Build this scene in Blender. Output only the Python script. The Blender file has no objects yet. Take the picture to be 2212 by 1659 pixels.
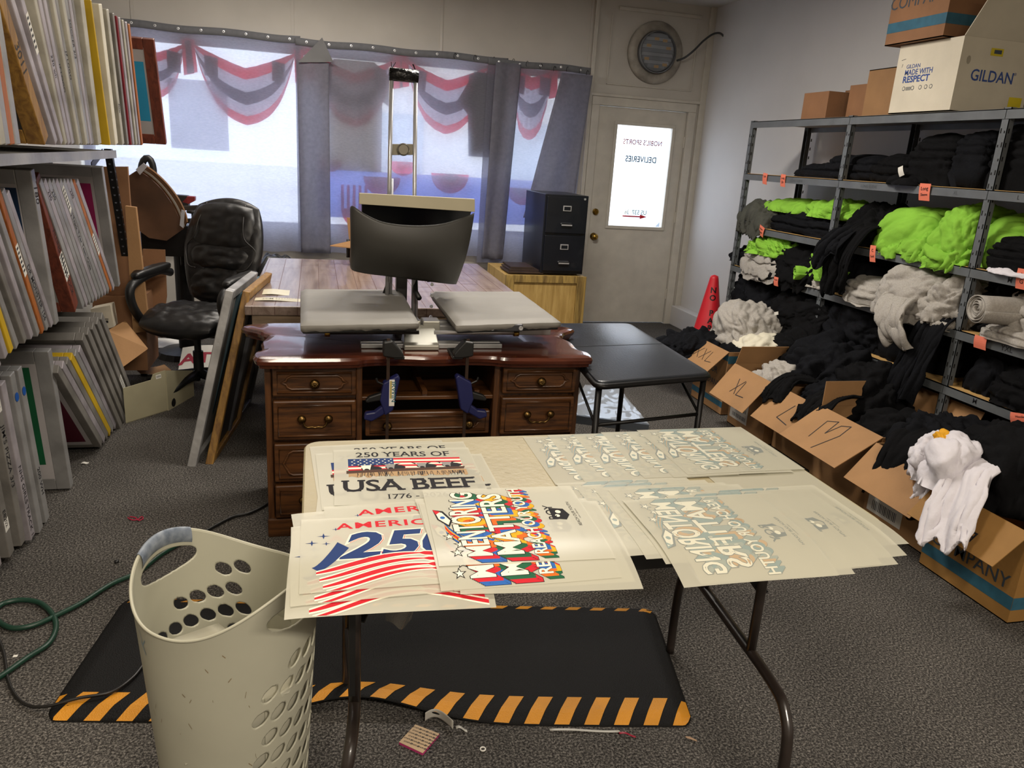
import bpy, bmesh, math, random
from math import sin, cos, pi, radians, sqrt, atan2, exp
from mathutils import Vector as V, Matrix, noise
SC = bpy.context.scene
COL = SC.collection
# ------------------------------------------------------------------ camera, world, lights, exposure
FP = 1662.3
PITCH, YAW, ROLL = 0.286614, 0.259170, 0.064108
EYE = V((0, 0, 1.52))
_f = V((sin(YAW)*cos(PITCH), cos(YAW)*cos(PITCH), -sin(PITCH)))
_r = V((cos(YAW), -sin(YAW), 0)); _u = _r.cross(_f)
CA = cos(ROLL)*_r + sin(ROLL)*_u
CB = -sin(ROLL)*_r + cos(ROLL)*_u
cam = bpy.data.cameras.new('camera'); camo = bpy.data.objects.new('camera', cam); COL.objects.link(camo)
cam.sensor_fit = 'HORIZONTAL'; cam.sensor_width = 36; cam.lens = FP/2212*36
cam.clip_start = 0.05; cam.clip_end = 200
m = Matrix.Identity(4)
for i, c in enumerate((CA, CB, -_f)):
    for j in range(3): m[j][i] = c[j]
m.translation = EYE
camo.matrix_world = m
SC.camera = camo
W = bpy.data.worlds.new('sky'); SC.world = W; W.use_nodes = True
bg = W.node_tree.nodes['Background']; bg.inputs[0].default_value = (0.72, 0.83, 1, 1); bg.inputs[1].default_value = 5.0
def area(name, loc, rot, sx, sy, power, col):
    l = bpy.data.lights.new(name, 'AREA'); l.shape = 'RECTANGLE'; l.size = sx; l.size_y = sy; l.energy = power; l.color = col
    o = bpy.data.objects.new(name, l); COL.objects.link(o); o.location = loc; o.rotation_euler = rot
    return o
area('fluorescent_or_fill_light', (-0.2, 1.35, 2.86), (0, 0, 0), 1.2, .3, 32, (1, .88, .72))
area('fluorescent_or_fill_light', (0.9, -1.3, 2.86), (0, 0, 0), 1.2, .3, 120, (1, .89, .75))
area('fluorescent_or_fill_light', (1.2, 4.0, 2.86), (0, 0, 0), 1.2, .3, 62, (1, .93, .84))  # unseen lamp placed to raise the ambient light in the far half
area('fluorescent_or_fill_light', (-.2, 5.6, 2.86), (0, 0, 0), 1.2, .3, 34, (1, .92, .82))  # extra unseen fill, added to brighten the window wall
SC.view_settings.view_transform = 'Standard'; SC.view_settings.look = 'None'
SC.view_settings.exposure = 0.33; SC.view_settings.gamma = 1; SC.view_settings.use_curve_mapping = False
cy = SC.cycles
cy.max_bounces = 8; cy.diffuse_bounces = 4; cy.glossy_bounces = 3; cy.transmission_bounces = 6; cy.transparent_max_bounces = 24
cy.caustics_reflective = False; cy.caustics_refractive = False; cy.sample_clamp_indirect = 6
cy.use_denoising = True

def at(px, py, **k):
    "a place in the room seen at a point of the photograph, at a known depth (X=, Y= or Z=)"
    d = _f + CA*((px-1106)/FP) - CB*((py-829.5)/FP)
    (ax, v), = k.items(); i = 'XYZ'.index(ax)
    return EYE + d*((v-EYE[i])/d[i])
# ------------------------------------------------------------------ materials
def lin(h):
    if isinstance(h, tuple): return h
    return tuple(((c/12.92) if c <= .04045 else ((c+.055)/1.055)**2.4) for c in (int(h[i:i+2], 16)/255 for i in (0, 2, 4)))
MATS = {}
def mat(name, col, rough=.6, metal=0, var=.12, vs=6, bump=0, bs=60, spec=.5, alpha=1, trans=0, coat=0, emit=None, stretch=(1, 1, 1), rvar=0, col2=None, sheen=0):
    if name in MATS: return MATS[name]
    m = bpy.data.materials.new(name); m.use_nodes = True; nt = m.node_tree; N = nt.nodes; L = nt.links
    b = N['Principled BSDF']; c = lin(col)
    b.inputs['Base Color'].default_value = (*c, 1); b.inputs['Roughness'].default_value = rough; b.inputs['Metallic'].default_value = metal
    b.inputs['Specular IOR Level'].default_value = spec; b.inputs['Coat Weight'].default_value = coat
    if sheen: b.inputs['Sheen Weight'].default_value = sheen
    tc = N.new('ShaderNodeTexCoord'); mp = N.new('ShaderNodeMapping'); mp.inputs['Scale'].default_value = stretch
    L.new(tc.outputs['Object'], mp.inputs[0])
    if var or rvar:
        n = N.new('ShaderNodeTexNoise'); n.inputs['Scale'].default_value = vs; n.inputs['Detail'].default_value = 5
        L.new(mp.outputs[0], n.inputs['Vector'])
        r = N.new('ShaderNodeValToRGB'); r.color_ramp.elements[0].position = .3; r.color_ramp.elements[1].position = .7
        c2 = lin(col2) if col2 else tuple(x*(1-2*var) for x in c)
        c1 = c if col2 else tuple(min(1, x*(1+var*.6)) for x in c)
        r.color_ramp.elements[0].color = (*c2, 1); r.color_ramp.elements[1].color = (*c1, 1)
        L.new(n.outputs[0], r.inputs[0]); L.new(r.outputs[0], b.inputs['Base Color'])
        if rvar:
            mr = N.new('ShaderNodeMapRange'); mr.inputs[3].default_value = rough-rvar; mr.inputs[4].default_value = rough+rvar
            L.new(n.outputs[0], mr.inputs[0]); L.new(mr.outputs[0], b.inputs['Roughness'])
    if bump:
        n2 = N.new('ShaderNodeTexNoise'); n2.inputs['Scale'].default_value = bs; n2.inputs['Detail'].default_value = 4
        L.new(mp.outputs[0], n2.inputs['Vector'])
        bp = N.new('ShaderNodeBump'); bp.inputs['Strength'].default_value = bump; bp.inputs['Distance'].default_value = .01
        L.new(n2.outputs[0], bp.inputs['Height']); L.new(bp.outputs[0], b.inputs['Normal'])
    if emit: b.inputs['Emission Color'].default_value = (*lin(emit[0]), 1); b.inputs['Emission Strength'].default_value = emit[1]
    if trans or alpha < 1:
        out = N['Material Output']; src = b.outputs[0]
        if trans:
            t = N.new('ShaderNodeBsdfTranslucent'); mx = N.new('ShaderNodeMixShader'); mx.inputs[0].default_value = trans
            L.new(b.inputs['Base Color'].links[0].from_socket, t.inputs[0]) if b.inputs['Base Color'].links else setattr(t.inputs[0], 'default_value', (*c, 1))
            L.new(src, mx.inputs[1]); L.new(t.outputs[0], mx.inputs[2]); src = mx.outputs[0]
        if alpha < 1:
            t = N.new('ShaderNodeBsdfTransparent'); mx = N.new('ShaderNodeMixShader'); mx.inputs[0].default_value = alpha
            L.new(t.outputs[0], mx.inputs[1]); L.new(src, mx.inputs[2]); src = mx.outputs[0]
        L.new(src, out.inputs[0])
    MATS[name] = m
    return m
def wood(name, c1, c2, rough=.45, scale=5, axis=0, dist=5, coat=.0, vs=1):
    if name in MATS: return MATS[name]
    m = bpy.data.materials.new(name); m.use_nodes = True; nt = m.node_tree; N = nt.nodes; L = nt.links
    b = N['Principled BSDF']; b.inputs['Roughness'].default_value = rough; b.inputs['Coat Weight'].default_value = coat
    tc = N.new('ShaderNodeTexCoord'); mp = N.new('ShaderNodeMapping')
    s = [scale*4]*3; s[axis] = scale*.35; mp.inputs['Scale'].default_value = s
    L.new(tc.outputs['Object'], mp.inputs[0])
    n = N.new('ShaderNodeTexNoise'); n.inputs['Scale'].default_value = 2.2*vs; n.inputs['Detail'].default_value = 8; n.inputs['Roughness'].default_value = .65; n.inputs['Distortion'].default_value = .6
    L.new(mp.outputs[0], n.inputs['Vector'])
    r = N.new('ShaderNodeValToRGB'); r.color_ramp.elements[0].position = .35; r.color_ramp.elements[1].position = .62
    r.color_ramp.elements[0].color = (*lin(c1), 1); r.color_ramp.elements[1].color = (*lin(c2), 1)
    L.new(n.outputs[0], r.inputs[0]); L.new(r.outputs[0], b.inputs['Base Color'])
    bp = N.new('ShaderNodeBump'); bp.inputs['Strength'].default_value = .12; bp.inputs['Distance'].default_value = .004
    L.new(n.outputs[0], bp.inputs['Height']); L.new(bp.outputs[0], b.inputs['Normal'])
    MATS[name] = m
    return m
# ------------------------------------------------------------------ mesh building
class MB:
    def __init__(s): s.v = []; s.f = []; s.mi = []; s.cur = 0
    def q(s, pts):
        n = len(s.v); s.v += [tuple(p) for p in pts]; s.f.append(tuple(range(n, n+len(pts)))); s.mi.append(s.cur); return s
    def hexa(s, p):   # 4 bottom ccw, 4 top
        n = len(s.v); s.v += [tuple(x) for x in p]
        for f in ((3, 2, 1, 0), (4, 5, 6, 7), (0, 1, 5, 4), (1, 2, 6, 5), (2, 3, 7, 6), (3, 0, 4, 7)):
            s.f.append(tuple(n+i for i in f)); s.mi.append(s.cur)
        return s
    def box(s, a, b, M=None):
        x0, y0, z0 = a; x1, y1, z1 = b
        p = [V(t) for t in ((x0, y0, z0), (x1, y0, z0), (x1, y1, z0), (x0, y1, z0), (x0, y0, z1), (x1, y0, z1), (x1, y1, z1), (x0, y1, z1))]
        if M: p = [M @ t for t in p]
        return s.hexa(p)
    def obox(s, c, u, v, w, a, b, d):  # centre, unit axes, full sizes
        c = V(c); u = V(u)*a/2; v = V(v)*b/2; w = V(w)*d/2
        return s.hexa([c-u-v-w, c+u-v-w, c+u+v-w, c-u+v-w, c-u-v+w, c+u-v+w, c+u+v+w, c-u+v+w])
    def bar(s, a, b, wd, th, side=(0, 0, 1)):  # rectangular bar from a to b
        a = V(a); b = V(b); d = (b-a).normalized(); u = d.cross(V(side)).normalized(); v = u.cross(d)
        return s.obox((a+b)/2, d, u, v, (b-a).length, wd, th)
    def ring(s, pts):
        n = len(s.v); s.v += [tuple(p) for p in pts]; return list(range(n, n+len(pts)))
    def bridge(s, a, b, closed=True):
        k = len(a)
        for i in range(k if closed else k-1):
            j = (i+1) % k; s.f.append((a[i], a[j], b[j], b[i])); s.mi.append(s.cur)
    def cap(s, a, rev=False):
        s.f.append(tuple(reversed(a)) if rev else tuple(a)); s.mi.append(s.cur)
    def tube(s, pts, r, n=10, closed=False, caps=True):
        pts = [V(p) for p in pts]; k = len(pts); prev = None; rs = r if isinstance(r, (list, tuple)) else [r]*k
        first = None; up = None
        for i, p in enumerate(pts):
            if closed: d = pts[(i+1) % k]-pts[i-1]
            else: d = pts[min(i+1, k-1)]-pts[max(i-1, 0)]
            d.normalize()
            if up is None:
                up = V((0, 0, 1)) if abs(d.z) < .9 else V((1, 0, 0))
            u = d.cross(up).normalized(); up = u.cross(d).normalized()
            cur = s.ring([p+(u*cos(t)+up*sin(t))*rs[i] for t in (2*pi*j/n for j in range(n))])
            if prev: s.bridge(prev, cur)
            else: first = cur
            prev = cur
        if closed: s.bridge(prev, first)
        elif caps: s.cap(first, True); s.cap(prev)
        return s
    def lathe(s, c, prof, n=24, ax=(0, 0, 1)):  # prof: (r, h) along ax
        c = V(c); ax = V(ax).normalized(); t = V((1, 0, 0)) if abs(ax.x) < .9 else V((0, 1, 0))
        u = ax.cross(t).normalized(); v = ax.cross(u); prev = None
        for r, h in prof:
            cur = s.ring([c+ax*h+(u*cos(a)+v*sin(a))*max(r, 1e-5) for a in (2*pi*j/n for j in range(n))])
            if prev: s.bridge(prev, cur)
            else: s.cap(cur, True)
            prev = cur
        s.cap(prev); return s
    def grid(s, fn, nu, nv, closed_u=False):
        n = len(s.v); k = nu if closed_u else nu+1
        for j in range(nv+1):
            for i in range(k): s.v.append(tuple(fn(i/nu, j/nv)))
        for j in range(nv):
            for i in range(nu):
                a = n+j*k+i; b = n+j*k+(i+1) % k if closed_u else a+1
                s.f.append((a, b, b+k, a+k)); s.mi.append(s.cur)
        return s
    def prism(s, pts, d):   # polygon of 3D points extruded by vector d
        a = s.ring(pts); b = s.ring([V(p)+V(d) for p in pts]); s.bridge(a, b); s.cap(a, True); s.cap(b); return s
    def build(s, name, mats, parent=None, smooth=False, bevel=0, solid=0, sub=0, tag=None, off=1, auto=None):
        me = bpy.data.meshes.new(name)
        if parent is not None: o0 = V(parent['_o'])
        else:
            xs = [v[0] for v in s.v]; ys = [v[1] for v in s.v]; zs = [v[2] for v in s.v]
            o0 = V(((min(xs)+max(xs))/2, (min(ys)+max(ys))/2, min(zs)))
        me.from_pydata([(v[0]-o0.x, v[1]-o0.y, v[2]-o0.z) for v in s.v], [], s.f); me.update()
        ms = mats if isinstance(mats, (list, tuple)) else [mats]
        for mm in ms: me.materials.append(mm)
        if len(ms) > 1: me.polygons.foreach_set('material_index', s.mi)
        if smooth: me.polygons.foreach_set('use_smooth', [True]*len(me.polygons))
        bm = bmesh.new(); bm.from_mesh(me); bmesh.ops.recalc_face_normals(bm, faces=bm.faces); bm.to_mesh(me); bm.free()
        o = bpy.data.objects.new(name, me); COL.objects.link(o)
        o['_o'] = tuple(o0)
        if parent is not None: o.parent = parent
        else: o.location = o0
        if solid: md = o.modifiers.new('solid', 'SOLIDIFY'); md.thickness = solid; md.offset = off
        if bevel: md = o.modifiers.new('bevel', 'BEVEL'); md.width = bevel; md.segments = 2; md.limit_method = 'ANGLE'; md.angle_limit = radians(40)
        if sub: md = o.modifiers.new('sub', 'SUBSURF'); md.levels = sub; md.render_levels = sub
        if auto and not smooth:
            me.polygons.foreach_set('use_smooth', [True]*len(me.polygons)); me.set_sharp_from_angle(angle=radians(auto))
        if tag: T(o, *tag)
        return o
def T(o, label, cat, group=None):
    o['label'] = label; o['category'] = cat
    if group: o['group'] = group
    return o
def thing(name, label, cat, loc, group=None):
    o = bpy.data.objects.new(name, None); COL.objects.link(o); o.location = loc; o['_o'] = tuple(loc); o.empty_display_size = .1
    return T(o, label, cat, group)
def struct(mb, name, mats, **k):
    o = mb.build(name, mats, **k)
    if o.parent is None: o['kind'] = 'structure'
    return o
# text and marker strokes laid on surfaces; everything becomes mesh
_fc = {}
def glyphs(s, size=1, bold=0, shear=0, align='CENTER', res=3, space=1):
    k = (s, bold, shear, align, res, space)
    if k not in _fc:
        c = bpy.data.curves.new('lettering', 'FONT'); c.body = s; c.size = 1; c.offset = bold; c.shear = shear; c.align_x = align; c.resolution_u = res; c.space_character = space
        o = bpy.data.objects.new('lettering', c); COL.objects.link(o)
        dg = bpy.context.evaluated_depsgraph_get(); me = bpy.data.meshes.new_from_object(o.evaluated_get(dg))
        _fc[k] = ([(v.co.x, v.co.y) for v in me.vertices], [tuple(p.vertices) for p in me.polygons])
        bpy.data.objects.remove(o); bpy.data.curves.remove(c); bpy.data.meshes.remove(me)
    vs, fs = _fc[k]
    return [(x*size, y*size) for x, y in vs], fs
class Art:   # flat artwork in (x, y); each piece has a material and a layer
    def __init__(s): s.p = []; s.bb = []
    def add(s, vs, fs, mi, ly=None):
        if not vs: return s
        xs = [a for a, b in vs]; ys = [b for a, b in vs]; bb = (min(xs), min(ys), max(xs), max(ys))
        if ly is None:   # just above whatever it overlaps
            ly = 0
            for o, l in s.bb:
                if l >= ly and o[0] < bb[2] and bb[0] < o[2] and o[1] < bb[3] and bb[1] < o[3]: ly = l+1
        s.bb.append((bb, ly)); s.p.append((vs, fs, mi, ly)); return s
    def slab(s, t, x, y, size, mi, bold=.012, sx=1, sh=.055):   # western slab lettering
        W_ = max(a for a, b in glyphs(t, size, bold, 0, 'LEFT')[0])*sx; g = glyphs(t, size, bold, 0, 'LEFT')
        x0 = x-W_/2; s.add([(x0+a*sx, y+b) for a, b in g[0]], g[1], mi); pos = 0
        for i, ch in enumerate(t):
            if ch in ' -O02356S8': continue
            pre = glyphs(t[:i+1], size, bold, 0, 'LEFT')[0]; one = glyphs(ch, size, bold, 0, 'LEFT')[0]
            r = max(a for a, b in pre); w = max(a for a, b in one); H_ = max(b for a, b in one)
            for yy, sel in ((0, [a for a, b in one if b < H_*.12]), (H_, [a for a, b in one if b > H_*.88])):
                if not sel: continue
                sel = sorted(sel); runs = [[sel[0], sel[0]]]
                for a in sel:
                    if a-runs[-1][1] > w*.38: runs.append([a, a])
                    runs[-1][1] = max(runs[-1][1], a)
                for a0, a1 in runs:
                    k = size*.05; b0 = y+(yy-size*.01 if yy == 0 else yy-size*sh+size*.01)
                    s.rect(x0+(r-w+a0-k)*sx, b0, x0+(r-w+a1+k)*sx, b0+size*sh, mi)
        return s
    def text(s, t, x, y, size, mi, bold=0, rot=0, shear=0, sx=1, sy=1, align='CENTER', space=1, warp=None):
        vs, fs = glyphs(t, size, bold, shear, align, 3, space); c, d = cos(rot), sin(rot)
        o = []
        for a, b in vs:
            a *= sx; b *= sy
            if warp: a, b = warp(a, b)
            o.append((x+a*c-b*d, y+a*d+b*c))
        return s.add(o, fs, mi)
    def poly(s, pts, mi): return s.add(list(pts), [tuple(range(len(pts)))], mi)
    def rect(s, x0, y0, x1, y1, mi): return s.poly([(x0, y0), (x1, y0), (x1, y1), (x0, y1)], mi)
    def stroke(s, pts, w, mi):
        vs = []; fs = []
        for (a, b), (c, d) in zip(pts, pts[1:]):
            l = math.hypot(c-a, d-b) or 1; nx, ny = -(d-b)/l*w/2, (c-a)/l*w/2; n = len(vs)
            ex, ey = (c-a)/l*w*.3, (d-b)/l*w*.3
            vs += [(a+nx-ex, b+ny-ey), (a-nx-ex, b-ny-ey), (c-nx+ex, d-ny+ey), (c+nx+ex, d+ny+ey)]; fs.append((n, n+1, n+2, n+3))
        return s.add(vs, fs, mi)
    def band(s, top, bot, mi):  # ribbon between two polylines
        n = len(top); return s.add(list(top)+list(bot), [(i, i+1, n+i+1, n+i) for i in range(n-1)], mi)
    def disc(s, x, y, r, mi, n=16, ry=None): return s.poly([(x+r*cos(2*pi*i/n), y+(ry or r)*sin(2*pi*i/n)) for i in range(n)], mi)
    def star(s, x, y, r, mi, n=5, q=.4, rot=pi/2): return s.poly([(x+(r if i % 2 == 0 else r*q)*cos(rot+pi*i/n), y+(r if i % 2 == 0 else r*q)*sin(rot+pi*i/n)) for i in range(2*n)], mi)
    def build(s, name, fn, mats, parent, cut=0, eps=.0003, clip=None, label=None):
        bm = bmesh.new(); base = []
        for vs, fs, mi, ly in s.p:
            bv = [bm.verts.new((a, b, ly)) for a, b in vs]
            for f in fs:
                try: bm.faces.new([bv[i] for i in f]).material_index = mi
                except ValueError: pass
        if clip:
            x0, y0, x1, y1 = clip
            for co, no in (((x0, 0, 0), (-1, 0, 0)), ((x1, 0, 0), (1, 0, 0)), ((0, y0, 0), (0, -1, 0)), ((0, y1, 0), (0, 1, 0))):
                bmesh.ops.bisect_plane(bm, geom=bm.verts[:]+bm.edges[:]+bm.faces[:], plane_co=co, plane_no=no, clear_outer=True)
        if cut:
            xs = [v.co.x for v in bm.verts]; ys = [v.co.y for v in bm.verts]
            if xs:
                t = math.floor(min(xs)/cut)*cut
                while t < max(xs):
                    bmesh.ops.bisect_plane(bm, geom=bm.verts[:]+bm.edges[:]+bm.faces[:], plane_co=(t, 0, 0), plane_no=(1, 0, 0)); t += cut
                t = math.floor(min(ys)/cut)*cut
                while t < max(ys):
                    bmesh.ops.bisect_plane(bm, geom=bm.verts[:]+bm.edges[:]+bm.faces[:], plane_co=(0, t, 0), plane_no=(0, 1, 0)); t += cut
        o0 = V(parent['_o'])
        for v in bm.verts: v.co = V(fn(v.co.x, v.co.y, eps*(1+v.co.z*.25)))-o0
        me = bpy.data.meshes.new(name); bm.to_mesh(me); bm.free()
        for mm in mats: me.materials.append(mm)
        o = bpy.data.objects.new(name, me); COL.objects.link(o); o.parent = parent; o['_o'] = tuple(o0)
        if label: o['label'] = label
        return o
def plane(o, ux, uy):
    o = V(o); ux = V(ux).normalized(); uy = V(uy).normalized(); n = ux.cross(uy)
    return lambda x, y, e=0: o+ux*x+uy*y+n*e
def lettering(t, o, ux, uy, size, m, parent, bold=.01, name='lettering', **k):
    a = Art(); a.text(t, 0, 0, size, 0, bold, **k); return a.build(name, plane(o, ux, uy), [m], parent)
# ------------------------------------------------------------------ palette
wall_m = mat('wall_paint', 'b9b4ab', .75, var=.04, vs=3, bump=.08, bs=9)
wallr_m = mat('wall_paint_right', 'c3c1c0', .7, var=.03, vs=2, bump=.06, bs=7)
trim_m = mat('door_paint', 'bdb8ad', .5, var=.06, vs=9, bump=.1, bs=22)
ceil_m = mat('ceiling_paint', 'c9c8c4', .8, var=.03)
alu = mat('aluminium', 'a6a5a4', .42, metal=.35, var=.16, vs=7, bump=.12, bs=30, rvar=.12)
alud = mat('aluminium_dull', '8c8882', .5, metal=.25, var=.2, vs=6, bump=.15, bs=25, rvar=.1)
steel = mat('bright_steel', 'cfcfd2', .28, metal=.6, var=.05)
blackm = mat('black_plastic', '141414', .45, var=.1)
black_metal = mat('black_metal', '1b1a1a', .4, metal=.5, var=.15, vs=20)
brown_metal = mat('brown_enamel', '2f2723', .35, var=.2, vs=18, coat=.2)
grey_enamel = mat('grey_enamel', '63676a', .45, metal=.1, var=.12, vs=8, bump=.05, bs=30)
hole_m = mat('slot_shadow', '0a0a0a', .9, var=0)
card = mat('cardboard', 'a27a50', .8, var=.08, vs=5, bump=.08, bs=80)
card_d = mat('cardboard_brown', '8a6242', .8, var=.1, vs=5, bump=.08, bs=80)
white_card = mat('white_carton', 'cfc6b2', .7, var=.05, vs=6, bump=.05, bs=60)
teal = mat('teal_print', '2b5f75', .7, var=.12, vs=20)
ink = mat('marker_ink', '17151a', .7, var=0)
navy_ink = mat('navy_ink', '28468a', .6, var=0)
grey_print = mat('carton_print', '38424c', .7, var=0)
brass = mat('brass', 'a8863e', .3, metal=1, var=.15, vs=30)
oldbrass = mat('antique_brass', '7a6038', .38, metal=1, var=.3, vs=60)
board = wood('shelf_board', 'b28a52', 'c9a468', .6, 4, 1)
oak = wood('oak', '2e1a0e', '5e3a1c', .36, 5, 0, coat=.12)
oakv = wood('oak_upright', '2e1a0e', '5a371b', .38, 5, 2, coat=.1)
oaktop = wood('oak_top', '3a1c14', '5e3122', .2, 3.5, 0, coat=.5)
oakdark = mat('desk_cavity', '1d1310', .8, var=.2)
butcher = wood('butcher_block', '6b594f', '8d7c72', .3, 3, 1, coat=.15)
pine = wood('pine_ply', 'a88748', 'c6a562', .6, 3, 2)
orangewood = wood('orange_wood', '8c4a20', 'a8642c', .5, 5, 2)
darkwood = wood('stained_wood', '6b4a22', '9b7434', .5, 5, 2)
redwood = wood('red_wood', '54261a', '7a3c28', .5, 5, 2)
leather = mat('black_leather', '0f0e0f', .42, var=.15, vs=12, bump=.2, bs=14, spec=.6)
cl_black = mat('black_cotton', '0e0e10', .9, var=.15, vs=8, bump=.35, bs=40, spec=.12)
cl_black2 = mat('charcoal_cotton', '121317', .9, var=.15, vs=8, bump=.35, bs=36, spec=.12)
cl_green = mat('lime_cotton', '87bd42', .85, var=.07, vs=6, bump=.45, bs=20, spec=.15)
cl_grey = mat('heather_grey_cotton', 'a8a39c', .9, var=.1, vs=150, bump=.45, bs=18, spec=.15)
cl_dgrey = mat('olive_grey_cotton', '4a4b45', .9, var=.12, vs=12, bump=.4, bs=20, spec=.15)
cl_white = mat('white_cotton', 'dcd8de', .85, var=.04, vs=8, bump=.4, bs=22, spec=.15)
cl_cream = mat('cream_cotton', 'd9d3bf', .85, var=.05, vs=8, bump=.4, bs=22, spec=.15)
cl_yellow = mat('gold_cotton', 'e0a21c', .85, var=.06, bump=.4, bs=20)
note_m = mat('coral_note', 'e87c62', .7, var=.03)
turq = mat('turquoise_note', '3fa6a0', .7, var=.04)
paper = mat('white_paper', 'dcd9d0', .7, var=.03)
# carpet
def carpet():
    m = bpy.data.materials.new('carpet'); m.use_nodes = True; nt = m.node_tree; N = nt.nodes; L = nt.links
    b = N['Principled BSDF']; b.inputs['Roughness'].default_value = .95; b.inputs['Specular IOR Level'].default_value = .1
    tc = N.new('ShaderNodeTexCoord')
    a = N.new('ShaderNodeTexNoise'); a.inputs['Scale'].default_value = 150; a.inputs['Detail'].default_value = 3; a.inputs['Roughness'].default_value = .8
    w = N.new('ShaderNodeTexNoise'); w.inputs['Scale'].default_value = 3; w.inputs['Detail'].default_value = 4
    L.new(tc.outputs['Object'], a.inputs['Vector']); L.new(tc.outputs['Object'], w.inputs['Vector'])
    r = N.new('ShaderNodeValToRGB'); e = r.color_ramp.elements
    e[0].position = .36; e[0].color = (*lin('211f1e'), 1); e[1].position = .66; e[1].color = (*lin('908b84'), 1)
    x = e.new(.5); x.color = (*lin('4b4845'), 1)
    L.new(a.outputs[0], r.inputs[0])
    mx = N.new('ShaderNodeMix'); mx.data_type = 'RGBA'; mx.blend_type = 'MULTIPLY'; mx.inputs[0].default_value = .5
    r2 = N.new('ShaderNodeValToRGB'); r2.color_ramp.elements[0].position = .35; r2.color_ramp.elements[0].color = (.6, .6, .6, 1); r2.color_ramp.elements[1].position = .65
    L.new(w.outputs[0], r2.inputs[0]); L.new(r.outputs[0], mx.inputs[6]); L.new(r2.outputs[0], mx.inputs[7]); L.new(mx.outputs[2], b.inputs['Base Color'])
    bp = N.new('ShaderNodeBump'); bp.inputs['Strength'].default_value = .6; bp.inputs['Distance'].default_value = .006
    L.new(a.outputs[0], bp.inputs['Height']); L.new(bp.outputs[0], b.inputs['Normal'])
    return m
# ------------------------------------------------------------------ room shell
YW, XL, XR, ZC, YF = 7.03, -1.78, 3.56, 2.93, -3.2
def bx(a, b): return MB().box(a, b)
struct(bx((XL-.1, YF-.1, -.1), (XR+.1, YW+.12, 0)), 'floor', carpet())
struct(bx((XL-.1, YF-.1, ZC), (XR+.1, YW+.12, ZC+.1)), 'ceiling', ceil_m)
struct(bx((XR, YF, 0), (XR+.1, YW+.12, ZC)), 'wall_right', wallr_m)
struct(bx((XL-.1, YF, 0), (XL, YW+.12, ZC)), 'wall_left', wall_m)
struct(bx((XL, YF-.1, 0), (XR, YF, ZC)), 'wall_front', wall_m)
WX0, WX1, WZ0, WZ1 = XL, 2.22, .80, 2.27
DX0, DX1, DZ1 = 2.515, 3.40, 2.02
wb = MB()
wb.box((XL, YW, 0), (WX1, YW+.12, WZ0)); wb.box((XL, YW, WZ1), (WX1, YW+.12, ZC)); wb.box((WX1, YW, 0), (DX0, YW+.12, ZC))
wb.box((DX0, YW, DZ1), (DX1, YW+.12, ZC)); wb.box((DX1, YW, 0), (XR, YW+.12, ZC))
struct(wb, 'wall_back', wall_m)
fr = MB()
for x in (XL+.03, WX1-.03): fr.box((x-.03, YW+.06, WZ0), (x+.03, YW+.12, WZ1))
fr.box((XL, YW+.06, WZ0), (WX1, YW+.12, WZ0+.05)); fr.box((XL, YW+.06, WZ1-.05), (WX1, YW+.12, WZ1))
win = struct(fr, 'window_1', alud)
glass = mat('window_glass', (1, 1, 1), .02, alpha=.1, var=0, spec=.5)
bx((XL, YW+.085, WZ0), (WX1, YW+.09, WZ1)).build('pane', glass, win)
tr = MB()
for x in (-1.35, -.16, 1.05, 2.38): tr.box((x-.012, YW-.006, WZ1+.03), (x+.012, YW, ZC))
struct(tr, 'trim_1', wall_m)
tr = MB()   # door casing and transom panel moulding
tr.box((DX0-.075, YW-.02, 0), (DX0, YW, DZ1)); tr.box((DX1, YW-.02, 0), (DX1+.075, YW, DZ1)); tr.box((DX0-.075, YW-.0195, DZ1), (DX1+.075, YW, DZ1+.0745))
tr.box((DX0-.09, YW-.03, DZ1+.075), (DX1+.1, YW, DZ1+.10))
struct(tr, 'trim_2', trim_m, bevel=.004)
tr = MB()
tr.box((2.56, YW-.01, 2.20), (2.57, YW, 2.78)); tr.box((3.39, YW-.01, 2.20), (3.40, YW, 2.78)); tr.box((2.56, YW-.01, 2.2), (3.4, YW, 2.21)); tr.box((2.62, YW-.012, 2.82), (3.42, YW, 2.85))
tr.box((2.40, YW-.025, 0), (2.435, YW, ZC)); tr.box((3.5, YW-.02, 0), (3.56, YW, ZC))
struct(tr, 'trim_3', trim_m, bevel=.003)
struct(bx((XR-.10, 2.0, 0), (XR, YW-.01, .19)), 'baseboard_right', wallr_m, bevel=.006)
# door with its lettered glass
dl = MB(); gx0, gx1, gz0, gz1 = 2.715, 3.265, .95, 1.865
y0, y1 = YW+.015, YW+.06
dl.box((DX0+.004, y0, .01), (gx0, y1, DZ1-.004)); dl.box((gx1, y0, .01), (DX1-.004, y1, DZ1-.004)); dl.box((gx0, y0, .01), (gx1, y1, gz0)); dl.box((gx0, y0, gz1), (gx1, y1, DZ1-.004))
door = struct(dl, 'door_1', trim_m)
b = MB()
for a, c in (((gx0-.03, gz0-.03), (gx1+.03, gz0)), ((gx0-.03, gz1), (gx1+.03, gz1+.03)), ((gx0-.03, gz0), (gx0, gz1)), ((gx1, gz0), (gx1+.03, gz1))): b.box((a[0], y0-.012, a[1]), (c[0], y0, c[1]))
b.build('glass_frame', trim_m, door, bevel=.003)
bx((gx0, y0+.02, gz0), (gx1, y0+.025, gz1)).build('pane', glass, door)
k = MB().lathe((2.575, y0, .84), [(.032, 0), (.034, .006), (.014, .012), (.013, .035), (.028, .045), (.03, .06), (.02, .072), (.0, .074)], 20, (0, -1, 0)); k.build('door_knob', brass, door, smooth=True)
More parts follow.
